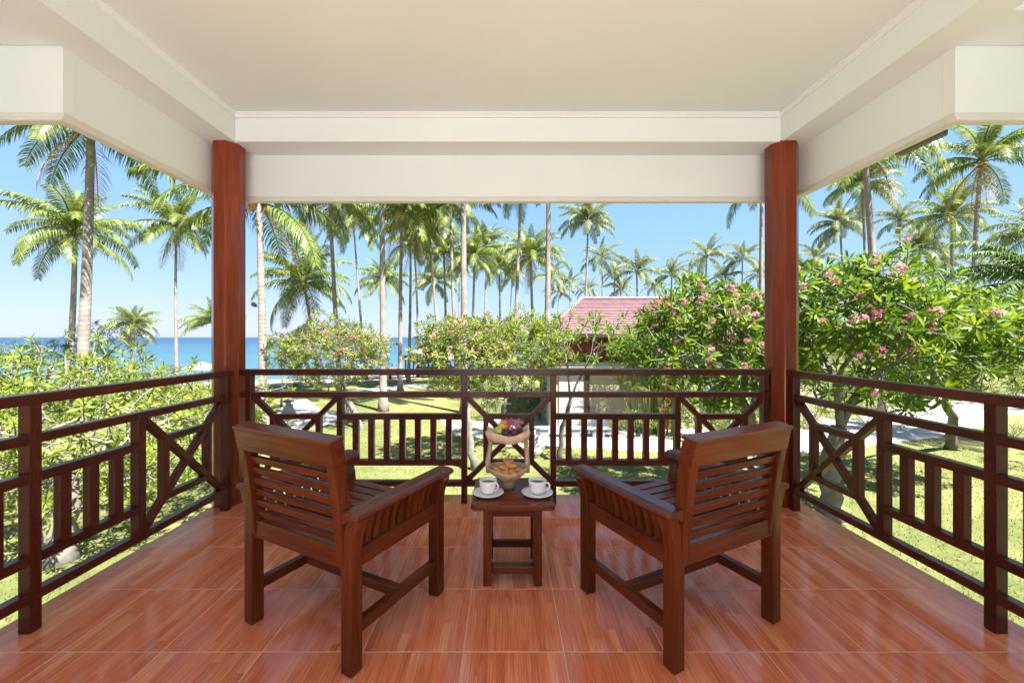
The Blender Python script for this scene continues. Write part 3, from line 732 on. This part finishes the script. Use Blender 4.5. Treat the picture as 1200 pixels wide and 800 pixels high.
palm(1153, 318, 66, 1155, 'low far palm right of the crooked trunk', mat='frond_far', nf=16)
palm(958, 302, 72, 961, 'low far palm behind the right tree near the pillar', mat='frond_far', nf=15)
palm(1218, 272, 34, 1222, 'palm at the right picture edge showing only frond tips')
palm(1222, 330, 15, 1225, 'dark green low palm arching in from the right picture edge', mat='frond_dark', r0=.2, s=.75)
FL = ['behind the left end of the pink roof', 'behind the roof hip', 'behind the middle of the pink roof', 'above the right half of the pink roof', 'above the top of the large pink flowered tree', 'above the right flank of the pink flowered tree', 'touching the left edge of the right pillar', 'touching the right edge of the right pillar', 'left of the thick pale leaning trunk', 'right of the thick pale leaning trunk', 'below the palm with the dark leaning trunk', 'left of the foot of the crooked trunk', 'right of the foot of the crooked trunk', 'above the bright green frangipani', 'above the beach side of the middle frangipani', 'right of the lone high palm', 'below the lone high palm', 'between the pale thick trunk and the pink roof', 'near the right picture edge', 'between the right pillar and the slim right trunk']
k = 0
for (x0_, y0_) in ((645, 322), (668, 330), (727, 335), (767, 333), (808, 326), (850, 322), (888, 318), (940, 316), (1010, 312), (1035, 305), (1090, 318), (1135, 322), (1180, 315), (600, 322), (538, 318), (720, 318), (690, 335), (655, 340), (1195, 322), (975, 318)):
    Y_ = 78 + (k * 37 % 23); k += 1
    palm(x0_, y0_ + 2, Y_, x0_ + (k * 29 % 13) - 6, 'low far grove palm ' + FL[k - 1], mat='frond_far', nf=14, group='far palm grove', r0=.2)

# floodlights strapped on two trunks
def spot(tr_, py, dx, label):
    t_, pts, base = tr_; zt_ = CAMZ - (py - 395) / 472 * base.y
    q = min(pts, key=lambda p: abs(p.z + base.z - zt_)); c = base + q
    o = thing('floodlight', label, 'lamp', (c.x + dx, c.y - .12, zt_))
    MB().tube([(0, .12, 0), (0, -.02, .02)], [.02, .02], 8).build('bracket', M['black'], o)
    MB().tube([(0, .02, -.0), (-.0, -.03, .03), (0, -.16, .08)], [.05, .08, .10], 14).build('housing', M['black'], o)
spot(p6, 359, -.2, 'black floodlight on the left side of the large palm trunk by the pillar')
spot(p11, 404, -.2, 'black floodlight on the slim palm trunk with the coconuts')

# ------------------------------------------------------------------ frangipani trees and shrubs
LV = np.array([(0, 0, 0), (.38, 0, .02), (.75, 0, .0), (1, 0, -.10), (.36, .10, .05), (.72, .105, .03), (.36, -.10, .05), (.72, -.105, .03)])
LF = [(0, 6, 1), (0, 1, 4), (1, 6, 7, 2), (1, 2, 5, 4), (2, 7, 3), (2, 3, 5)]
def leaf_shared(mat, L):
    me = bpy.data.meshes.new('leaf'); me.from_pydata([tuple(v * L) for v in LV], [], LF); me.materials.append(mat)
    me.polygons.foreach_set('use_smooth', [True] * 6); return me
def merged_leaves(name, mats4, mat, L, parent, smooth=True):
    """mats4: (n,4,4) transforms; one mesh of all leaves"""
    A = np.array(mats4); n = len(A); V = np.concatenate([LV * L, np.ones((8, 1))], 1)
    W_ = np.einsum('nij,kj->nki', A, V)[:, :, :3].reshape(-1, 3)
    me = bpy.data.meshes.new(name); tot = sum(len(f) for f in LF); flat = np.array([i for f in LF for i in f])
    loops = (flat[None, :] + 8 * np.arange(n)[:, None]).ravel(); sizes = np.tile([len(f) for f in LF], n)
    me.vertices.add(len(W_)); me.vertices.foreach_set('co', W_.ravel()); me.loops.add(len(loops)); me.loops.foreach_set('vertex_index', loops)
    me.polygons.add(len(sizes)); me.polygons.foreach_set('loop_start', np.concatenate([[0], np.cumsum(sizes)[:-1]]))
    me.polygons.foreach_set('use_smooth', [smooth] * len(sizes)); me.materials.append(mat); me.update(calc_edges=True)
    return link(name, me, parent)
def blossom_shared():
    out = []
    for sd in range(3):
        b = MB(); rr_ = random.Random(sd + 40)
        for _ in range(8):
            a = rr_.uniform(0, 6.3); e = rr_.uniform(.1, 1.3); q = Vector((math.cos(a) * math.cos(e), math.sin(a) * math.cos(e), math.sin(e)))
            flower_mb(b, q * rr_.uniform(.07, .13), rr_.uniform(.04, .055), q, rr_)
        out.append(b.mesh('blossom', M['petal']))
    return out
BL = blossom_shared()
def rosette(p, dr, rr_, nl, L, flat=1.0):
    res = []; dr = Vector(dr).normalized(); a = rr_.uniform(0, 6.3)
    q = dr.to_track_quat('Z', 'Y').to_matrix()
    for k in range(nl):
        a += 2.39996; el = R(8 + 62 * (k / nl) ** 1.3 + rr_.uniform(-12, 12)); s_ = rr_.uniform(.72, 1.12) * (1 - .3 * (k / nl))
        x = Vector((math.cos(a) * math.cos(el), math.sin(a) * math.cos(el), math.sin(el))); y = Vector((-math.sin(a), math.cos(a), 0))
        z = x.cross(y); m = q @ Matrix((x, y, z)).transposed()
        pos_ = Vector(p) - dr * (.10 * (1 - k / nl)) + m.col[0] * .015
        M4 = Matrix.Translation(pos_) @ (m @ Matrix.Rotation(rr_.uniform(-.35, .35), 3, 'X')).to_4x4() @ Matrix.Scale(s_, 4)
        res.append(M4)
    return res
def frangipani(label, base, fork, c, rad_, tips, L=.32, nl=11, blossoms=20, mat='leaf', bark_m='frangi_bark', r0=.16, seed=1, single=0, cat='tree', lowfill=.35, name='frangipani_tree', trunk_mid=None, extra=None, group='frangipani trees', shell=.55):
    rr_ = random.Random(seed); base = Vector(base); t = thing(name, label, cat, base, 0, group)
    fk = Vector(fork) - base; c = Vector(c) - base
    P = []; tries = 0
    while len(P) < tips and tries < tips * 30:
        tries += 1
        v = Vector((rr_.gauss(0, 1), rr_.gauss(0, 1), rr_.gauss(0, 1))).normalized()
        if v.z < -.25 and rr_.random() > lowfill: continue
        k = rr_.uniform(shell, 1) * (1 + .12 * math.sin(v.x * 5 + seed) * math.cos(v.y * 6 + seed * 2) + .08 * math.sin(v.z * 9 + seed))
        p = c + Vector((v.x * rad_[0] * k, v.y * rad_[1] * k, v.z * rad_[2] * k))
        if p.z + base.z < GZ + .5: continue
        P.append(p)
    br = MB(); ends = []
    m_ = fk * .5 if trunk_mid is None else Vector(trunk_mid) - base
    pts = [m_ * (2 * q * (1 - q)) + fk * q * q + (Vector((rr_.uniform(-.06, .06), rr_.uniform(-.06, .06), 0)) if 0 < q < 1 else Vector()) for q in [i / 7 for i in range(8)]]
    pts[0] = Vector((0, 0, -.1))
    MB().tube(pts, [r0 * (1.35 if i == 0 else 1.1 - .3 * i / 7) for i in range(8)], 12).build('trunk', M[bark_m], t, True)
    def grow(node, S, r, pd, depth):
        if len(S) == 1:
            e = S[0]; dv = e - node; mid_ = node + dv * .5 + pd * dv.length * .12
            br.tube([node, mid_, e], [r, r * .85, max(.010, r * .7)], 5, False); fd = (e - mid_).normalized()
            ends.append((e, (fd + Vector((0, 0, .45))).normalized())); return
        cen = sum(S, Vector()) / len(S); f = .42 if len(S) > 6 else .5
        nn = node.lerp(cen, f)
        if depth: 
            br.tube([node, node.lerp(nn, .5) + pd * (nn - node).length * .10, nn], [r, r * .9, r * .8], 6 if r > .03 else 5, False)
        else: nn = node
        ax = max(range(3), key=lambda k_: max(s_[k_] for s_ in S) - min(s_[k_] for s_ in S))
        S = sorted(S, key=lambda s_: s_[ax]); h = int(len(S) * rr_.uniform(.38, .62)); h = max(1, min(len(S) - 1, h))
        dn = (nn - node).normalized() if (nn - node).length > 1e-4 else Vector((0, 0, 1))
        for G_ in (S[:h], S[h:]): grow(nn, G_, max(.011, r * .8 * (len(G_) / len(S)) ** .38), dn, depth + 1)
    grow(fk, P, r0 * .75, fk.normalized(), 0)
    tag(br.build('branches', M[bark_m], t, True), kind='stuff')
    LM = []
    for e, dr in ends: LM += rosette(e, dr, rr_, nl + rr_.randint(-2, 2), L)
    if single:
        camp = Vector((0, 0, CAMZ)) - base
        order = sorted(range(len(LM)), key=lambda i: (LM[i].translation - camp).length)
        pick = set(order[:single]); ls = leaf_shared(M[mat], L)
        for i in order[:single]:
            o = bpy.data.objects.new('leaf', ls); col.objects.link(o); o.parent = t; o.matrix_local = LM[i]
        LM = [LM[i] for i in range(len(LM)) if i not in pick]
    if LM: tag(merged_leaves('foliage', [np.array(m__) for m__ in LM], M[mat], L, t), kind='stuff')
    es = sorted(ends, key=lambda e: (e[0] + base - Vector((0, 0, CAMZ))).length - e[0].z * .5 + rr_.uniform(0, 2.5))[:blossoms]
    for e, dr in es:
        link('blossom', rr_.choice(BL), t, e + dr * .10, dr.to_track_quat('Z', 'Y').to_euler(), (rr_.uniform(.8, 1.15) * (L / .32),) * 3)
    return t

frangipani('large yellow green frangipani spreading over the left railing', (-8.3, 7.5, GZ), (-8.5, 7.8, -1.4), (-9.6, 8.8, -.72), (4.3, 3.4, 1.8), 1250, .205, 12, 0, 'leaf_bright', r0=.24, seed=11, single=300)
frangipani('rounded frangipani dotted with pink blossoms on the lawn left of the straight grey palm', gnd(424, 502), at(400, 452, 18.9), at(388, 414, 19), (2.75, 2.4, 1.75), 1000, .225, 11, 80, 'leaf_dry', r0=.13, seed=5, trunk_mid=at(412, 478, 18.7))
frangipani('frangipani with a pale crooked trunk seen left of the fruit stand', gnd(557, 550), at(549, 478, 12.6), at(545, 412, 13.6), (1.75, 1.9, 1.35), 720, .215, 11, 34, 'leaf_dry', r0=.115, seed=21, trunk_mid=at(546, 512, 12.6))
frangipani('bright green frangipani right above the fruit stand', gnd(585, 520), at(592, 470, 15.0), at(610, 408, 15.4), (2.1, 1.6, 1.55), 640, .22, 11, 4, 'leaf_bright', r0=.1, seed=23)
frangipani('sparse frangipani with thin dark branches before the red wall', gnd(656, 541), at(668, 470, 13.2), at(680, 398, 13.2), (1.5, 1.2, 1.05), 60, .26, 8, 2, 'leaf', 'frangi_bark_dark', r0=.085, seed=31, trunk_mid=at(655, 505, 13.4), shell=.75)
frangipani('large frangipani with many pink blossoms left of the right pillar', (7.2, 10.6, GZ), at(868, 470, 10.6), at(836, 402, 10.2), (2.35, 2.2, 1.72), 700, .29, 12, 60, 'leaf', r0=.17, seed=41, single=300)
frangipani('big green frangipani with pink blossoms just right of the right pillar', (7.4, 9.2, GZ), at(985, 500, 8.9), at(1012, 392, 8.8), (2.0, 2.0, 1.7), 520, .31, 12, 34, 'leaf', r0=.2, seed=51, single=300, trunk_mid=at(968, 560, 9.1))
frangipani('big green frangipani with a twisted trunk on the lawn at the right', gnd(1113, 526), at(1108, 470, 13.6), at(1110, 400, 11.0), (2.3, 2.0, 1.55), 520, .31, 12, 26, 'leaf', 'frangi_bark_dark', r0=.15, seed=61, single=300, trunk_mid=at(1122, 500, 14.6))
frangipani('purple flowering thin tree behind the left foliage by the sea', gnd(120, 470), at(125, 420, 24), at(130, 396, 24), (2.4, 1.8, 1.3), 110, .22, 7, 20, 'leaf_dry', r0=.1, seed=71)
frangipani('small bright sea almond between the left pillar and the pink tree', gnd(330, 476), at(331, 424, 24), at(330, 408, 24), (1.3, 1.2, .75), 26, .30, 7, 0, 'leaf_bright', r0=.06, seed=72)
frangipani('feathery green tree over the sea at the far left', gnd(55, 480), at(58, 430, 22), at(52, 418, 22), (3.3, 2.2, 1.2), 200, .2, 8, 0, 'leaf_dark', r0=.1, seed=73)

def shrub(label, base, rad_, n, mat, L=.18, seed=1, nl=8, name='shrub', group='garden shrubs'):
    base = Vector(base)
    return frangipani(label, base, base + Vector((0, 0, .25)), base + Vector((0, 0, rad_[2] * .62)), (rad_[0], rad_[1], rad_[2]), n, L, nl, 0, mat, 'frangi_bark_dark', .05, seed, cat='shrub', name=name, group=group, lowfill=.8, shell=.7)
shrub('low yellow green bush on the lawn left of the middle post', gnd(522, 464), (1.6, 1.2, 1.0), 130, 'leaf_bright', .2, 1)
shrub('dark green bush behind the fruit stand', gnd(598, 492), (1.7, 1.2, 1.3), 150, 'leaf_dark', .2, 2)
shrub('rounded olive hedge bush beside the side path', gnd(1015, 505), (2.2, 1.8, 1.9), 260, 'leaf_dark', .17, 3)
shrub('low bush against the house wall left of the right X brace', gnd(818, 516), (1.1, .9, 1.3), 110, 'leaf', .22, 4)
shrub('small leafy plant at the foot of the bamboo palm', gnd(742, 514), (1.0, .5, .7), 60, 'leaf_bright', .2, 5)
shrub('yellow green hedge at the right edge behind the lawn', gnd(1190, 458), (5.5, 2.2, 3.2), 320, 'leaf_bright', .3, 6)
shrub('pale bush on the lawn at the right edge', gnd(1212, 548), (.9, .8, .9), 90, 'leaf_dry', .12, 7)
shrub('green bush between the pillar and the house', gnd(905, 505), (2.6, 1.6, 2.3), 160, 'leaf', .25, 8)
shrub('tall green bush left of the house corner', gnd(632, 492), (1.5, 1.2, 2.3), 150, 'leaf_bright', .22, 9)
shrub('bush under the pink frangipani by the beach path', gnd(385, 459), (3.2, 1.6, 1.4), 150, 'leaf_dark', .25, 10)
shrub('green bush behind the sparse frangipani by the house wall', gnd(850, 500), (1.9, 1.0, 2.0), 140, 'leaf_dark', .24, 12)

shrub('light green bush left of the bench before the house', gnd(655, 496), (1.1, .7, 1.5), 120, 'leaf', .2, 14)
shrub('bright bush with upright leaves behind the bamboo palm', gnd(728, 500), (1.3, .6, 2.3), 150, 'leaf_bright', .24, 15)
shrub('light green bush between the bamboo palm and the brown door', gnd(792, 512), (.9, .6, 1.7), 100, 'leaf_bright', .22, 16)
shrub('thick green bush under the large pink flowered tree', gnd(880, 520), (2.0, 1.0, 1.5), 190, 'leaf', .22, 17)
for i_, (px, py, rx, rz_, mt, n_, lab) in enumerate((
    (960, 474, 2.6, 3.6, 'leaf', 200, 'tall leafy bush behind the right pillar across the side path'),
    (1045, 462, 3.2, 3.9, 'leaf_bright', 220, 'wide yellow green bush behind the two right frangipanis'),
    (1125, 468, 3.0, 3.4, 'leaf', 200, 'broad green bush behind the twisted trunk'),
    (1170, 478, 2.2, 2.2, 'leaf_bright', 180, 'light green bush at the far side of the side path near the right edge'),
    (1235, 480, 2.6, 3.6, 'leaf_dark', 180, 'dark bush cut by the right picture edge'),
    (600, 462, 2.6, 3.3, 'leaf_bright', 180, 'light green bush far behind the fruit stand'),
    (560, 466, 2.0, 2.0, 'leaf', 150, 'green bush far behind the frangipani with the crooked trunk'),
    (870, 492, 1.8, 2.8, 'leaf_bright', 160, 'light green bush at the house corner beside the right pillar'))):
    shrub(lab, gnd(px, py), (rx, rx * .7, rz_), n_, mt, .26 if py > 470 else .32, 60 + i_, 9)
# worn lawn: real blades and litter near the balcony
rg = np.random.default_rng(5); nb = 70000
X_ = rg.uniform(-15, 17, nb); Y_ = 4.2 + 21 * rg.random(nb) ** 1.3; keep = np.ones(nb, bool)
for k_ in range(0): pass
a_ = rg.uniform(0, 6.28, nb); hh = rg.uniform(.03, .075, nb); wd = .009; lx = rg.normal(0, .02, nb); ly = rg.normal(0, .02, nb)
B0 = np.stack([X_ - np.cos(a_) * wd, Y_ - np.sin(a_) * wd, np.full(nb, GZ)], 1); B1 = np.stack([X_ + np.cos(a_) * wd, Y_ + np.sin(a_) * wd, np.full(nb, GZ)], 1)
B2 = np.stack([X_ + lx, Y_ + ly, GZ + hh], 1)
def in_poly(P, x, y):
    c = np.zeros(len(x), bool); n_ = len(P)
    for i in range(n_):
        x1, y1 = P[i][0], P[i][1]; x2, y2 = P[(i + 1) % n_][0], P[(i + 1) % n_][1]
        if y1 == y2: continue
        q = ((y1 > y) != (y2 > y)) & (x < (x2 - x1) * (y - y1) / (y2 - y1) + x1); c ^= q
    return c
for P_ in PATHS: keep &= ~in_poly(P_, X_, Y_)
VV = np.stack([B0, B1, B2], 1)[keep].reshape(-1, 3); nt_ = len(VV) // 3
me = bpy.data.meshes.new('grass_blades'); me.vertices.add(len(VV)); me.vertices.foreach_set('co', VV.ravel()); me.loops.add(nt_ * 3); me.loops.foreach_set('vertex_index', np.arange(nt_ * 3))
me.polygons.add(nt_); me.polygons.foreach_set('loop_start', np.arange(nt_) * 3); me.materials.append(M['blade']); me.update(calc_edges=True)
tag(link('grass_blades', me), 'short lawn grass in patches round the trees', 'grass', kind='stuff')
LM = []; rr_ = random.Random(19)
for k in range(420):
    if k < 260: q = rr_.choice([(-8.3, 7.5), (7.4, 9.2), (15.6, 14.8), (1.8, 13.5), (-.9, 12.6), (-6.8, 18.5)]); x, y = q[0] + rr_.gauss(0, 1.6), q[1] + rr_.gauss(0, 1.4)
    else: x, y = rr_.uniform(-14, 16), rr_.uniform(5, 24)
    z_ = rr_.uniform(0, 6.3)
    LM.append(np.array(Matrix.Translation((x, y, GZ + .045)) @ Matrix.Rotation(z_, 4, 'Z') @ Matrix.Rotation(rr_.uniform(-.3, .3), 4, 'X') @ Matrix.Scale(rr_.uniform(.5, 1), 4)))
tag(merged_leaves('fallen_leaves', LM, M['frond_dead'], .13, None), 'dry fallen leaves scattered on the lawn under the trees', 'leaves', kind='stuff')

# feathery bamboo palm by the house wall
FS = [frond_mesh('frond', 1.7, e0, e1, M['frond'], 20, .5, 90 + i, .07, 1.0) for i, (e0, e1) in enumerate(((80, 20), (62, -10), (45, -35)))]
g0 = gnd(765, 510)
t = thing('bamboo_palm', 'feathery bamboo palm clump with thin stems before the cream house wall', 'palm tree', g0)
rr_ = random.Random(8)
for k in range(26):
    a = rr_.uniform(0, 6.3); q = rr_.uniform(.1, 1.0); h = rr_.uniform(1.3, 4.0); lean = Vector((math.cos(a) * (q + .5), math.sin(a) * .5, h))
    MB().tube([(math.cos(a) * q, math.sin(a) * q * .5, 0), (math.cos(a) * q * 1.15, math.sin(a) * q * .5, h * .5), lean], [.035, .03, .022], 6).build('stem', M['leaf_dry'], t, True)
    for j in range(6): link('frond', rr_.choice(FS), t, lean, (0, 0, rr_.uniform(0, 6.3)), (rr_.uniform(.7, 1.1),) * 3)

# distant grove undergrowth: one uncountable mass
rr_ = random.Random(77); LM = []
for k in range(7200):
    X_ = rr_.uniform(-6, 125); Y_ = rr_.uniform(62, 105)
    if X_ < (Y_ - 46) / 3.2 - 8 and X_ < 8: continue
    h = rr_.uniform(.2, 1) ** .7 * ((3.0 if X_ < 6 else 5.2) + 2.6 * abs(math.sin(X_ * .13)) + 1.4 * math.sin(X_ * .41 + Y_ * .2))
    p = Vector((X_, Y_, GZ + h)); LM += [np.array(q) for q in rosette(p, (rr_.uniform(-.5, .5), -.3, 1), rr_, 7, 1.0)]
tag(merged_leaves('far_undergrowth', LM, M['leaf_dark'], .95, None), 'dense mass of distant green undergrowth behind the houses and palms', 'undergrowth', kind='stuff')

# ------------------------------------------------------------------ the house with the pink roof
h = thing('garden_house', 'cream garden house with a pink tiled hip roof behind the trees', 'house', (0, 18, GZ))
HX0, HX1 = 1.95, 14.0
MB().box(((HX0 + HX1) / 2, 2.6, 1.4), (HX1 - HX0, 5.2, 2.8)).build('wall', M['cream_wall'], h)
MB().box(((HX0 + HX1) / 2, -.05, 2.90), (HX1 - HX0 + .2, .35, .30), bev=.01).build('white_band', M['white_wall'], h)
MB().box(((HX0 + HX1) / 2, 2.6, 3.4), (HX1 - HX0 - .1, 5.0, 1.6)).build('upper_wall', M['cladding'], h)
for k in range(40):
    x = HX0 + .2 + k * .3
    if x < HX1 - .1: MB().box((x, .085, 3.65), (.27, .03, 1.15), bev=.004).build('cladding_board', M['cladding'], h)
# hip roof: front slope as stepped tile courses
e0 = Vector((HX0 - .35, -.8, 4.28)); e1 = Vector((HX1 + .5, -.8, 4.28)); r0_ = Vector((4.15 - .0, 4.0, 6.22)); r1_ = Vector((HX1 - 2, 4.0, 6.22))
rf = MB(); nC = 22
for k in range(nC):
    a, b_ = k / nC, (k + 1) / nC + .004
    A = e0.lerp(r0_, a); B = e1.lerp(r1_, a); C = e1.lerp(r1_, b_); D = e0.lerp(r0_, b_); up = Vector((0, -.02, .045)); dn = Vector((0, 0, -.03))
    rf.add([A + up, B + up, C, D, A + dn, B + dn], [(0, 1, 2, 3), (4, 5, 1, 0)])
tag(rf.build('roof_tile_courses', M['roofred'], h), kind='stuff')
bk0 = Vector((HX0 - .35, 8.8, 4.28)); bk1 = Vector((HX1 + .5, 8.8, 4.28))
MB().add([e0, r0_, bk0, e1, r1_, bk1], [(2, 1, 0), (3, 4, 5), (2, 5, 4, 1), (0, 3, 5, 2)]).build('roof_slopes', M['roofred'], h)
MB().tube([r0_ + Vector((0, 0, .05)), r1_ + Vector((0, 0, .05))], .09, 8).build('ridge_cap', M['roofred'], h)
MB().tube([e0, r0_ + Vector((0, 0, .05))], .08, 8).build('hip_cap', M['roofred'], h)
MB().box(((HX0 + HX1) / 2, -.84, 4.20), (HX1 - HX0 + .9, .05, .12)).build('eave_board', M['dark'], h)
MB().box((7.25, -.03, 1.05), (.42, .06, 2.1), bev=.01).build('door', M['door'], h)
MB().box((3.62, -.04, 1.25), (.2, .08, 2.4), bev=.01).build('doorpost', M['dark'], h)
MB().box((2.9, -.03, 1.3), (1.1, .05, 2.3), bev=.01).build('sliding_panel', M['white_wall'], h)
for x in (9.3, 11.6):
    f = MB().box((x, -.04, 1.6), (1.2, .08, 1.2), bev=.01).build('window', M['dark'], h)
    MB().box((x, -.085, 1.6), (1.05, .012, 1.05)).build('pane', M['greybench'], f)

# bench, bollard, lanterns, gazebo, umbrellas, loungers
g0 = gnd(672, 512)
t = thing('garden_bench', 'long slate grey bench on the forecourt before the house', 'bench', g0)
MB().box((0, 0, .38), (3.3, .5, .07), bev=.01).build('seat', M['greybench'], t)
for x in (-1.3, 0, 1.0): MB().box((x, 0, .17), (.5, .42, .34), bev=.01).build('leg', M['greybench'], t)
MB().box((.95, .22, .52), (1.1, .06, .34), bev=.01).build('backrest', M['greybench'], t)
g0 = gnd(629, 529)
t = thing('stone_bollard', 'short white stone bollard on the lawn right of the fruit stand', 'bollard', g0)
MB().lathe([(0, .62), (.06, .60), (.12, .52), (.10, .44), (.13, .40), (.15, .06), (.2, 0)], 14).build('body', M['stone'], t, True)
MB().lathe([(.0, -.01), (.21, -.01), (.21, .05), (.15, .07)], 14).build('foot', M['stone'], t)
def lantern(px, py, label):
    g = gnd(px, py); t = thing('garden_lantern', label, 'lantern', g, 0, 'garden lanterns on the lawn')
    MB().prism([(-.33, 0), (.33, 0), (.12, .42), (.10, .55), (-.10, .55), (-.12, .42)], 1, -.3, .3).build('base', M['stone'], t)
    MB().box((0, 0, .66), (.22, .22, .22), bev=.02).build('lamp_box', M['stone'], t)
    MB().lathe([(0, 1.0), (.05, .93), (.13, .86), (.36, .79), (.34, .75), (0, .77)], 4).build('cap', M['darkstone'], t)
lantern(338, 487, 'stone garden lantern on the lawn seen through the left X brace'); lantern(408, 489, 'stone garden lantern on the lawn seen right of the left X brace')
g0 = Vector(((508 - 593) / 472 * 44, 44, 0)); g0.z = gz(g0.x, g0.y)
t = thing('beach_hut', 'open thatched beach hut at the lawn edge by the sea', 'hut', g0)
MB().lathe([(0, 3.75), (.5, 3.45), (2.6, 2.35), (3.1, 2.0), (3.0, 1.9), (0, 2.3)], 10, sx=1.25).build('thatched_roof', M['thatch'], t)
for x in (-2.6, -.9, .9, 2.6):
    for y in (-1.8, 1.8): MB().tube([(x, y, -.1), (x, y, 2.4)], .08, 7).build('post', M['dark'], t)
MB().box((0, 1.4, .5), (4.4, .4, 1.0), bev=.02).build('counter', M['door'], t)
for k, (px, Y_, lab) in enumerate(((452, 40, 'left'), (462, 41, 'right'))):
    X_ = (px - 593) / 472 * Y_; t = thing('beach_lounger', 'low terracotta beach lounger behind the straight grey palm, %s one' % lab, 'lounger', (X_, Y_, gz(X_, Y_)), R(20), 'beach loungers')
    MB().box((0, 0, .62), (.9, 1.3, .16), bev=.04).build('cushion', M['terracotta'], t)
    MB().box((0, .55, .85), (.9, .16, .5), Matrix.Rotation(R(25), 3, 'X'), .04).build('backrest', M['terracotta'], t)
    for x in (-.35, .35):
        for y in (-.5, .5): MB().box((x, y, .27), (.07, .07, .56)).build('leg', M['dark'], t)
for px, py, Y_, lab in ((237, 424, 36, 'white beach parasol by the sea next to the left pillar'), (206, 426, 39, 'white beach parasol left of the one next to the left pillar')):
    X_ = (px - 593) / 472 * Y_; z0 = gz(X_, Y_); zt_ = CAMZ - (py - 395) / 472 * Y_; H = zt_ - z0
    t = thing('beach_parasol', lab, 'parasol', (X_, Y_, z0), 0, 'white beach parasols')
    MB().tube([(0, 0, -.1), (0, 0, H)], .03, 6).build('pole', M['dark'], t)
    MB().lathe([(0, H), (.7, H - .28), (1.45, H - .5), (1.45, H - .62), (1.4, H - .52), (0, H - .1)], 8).build('canopy', M['canvas'], t)
print('objects', len(bpy.data.objects))
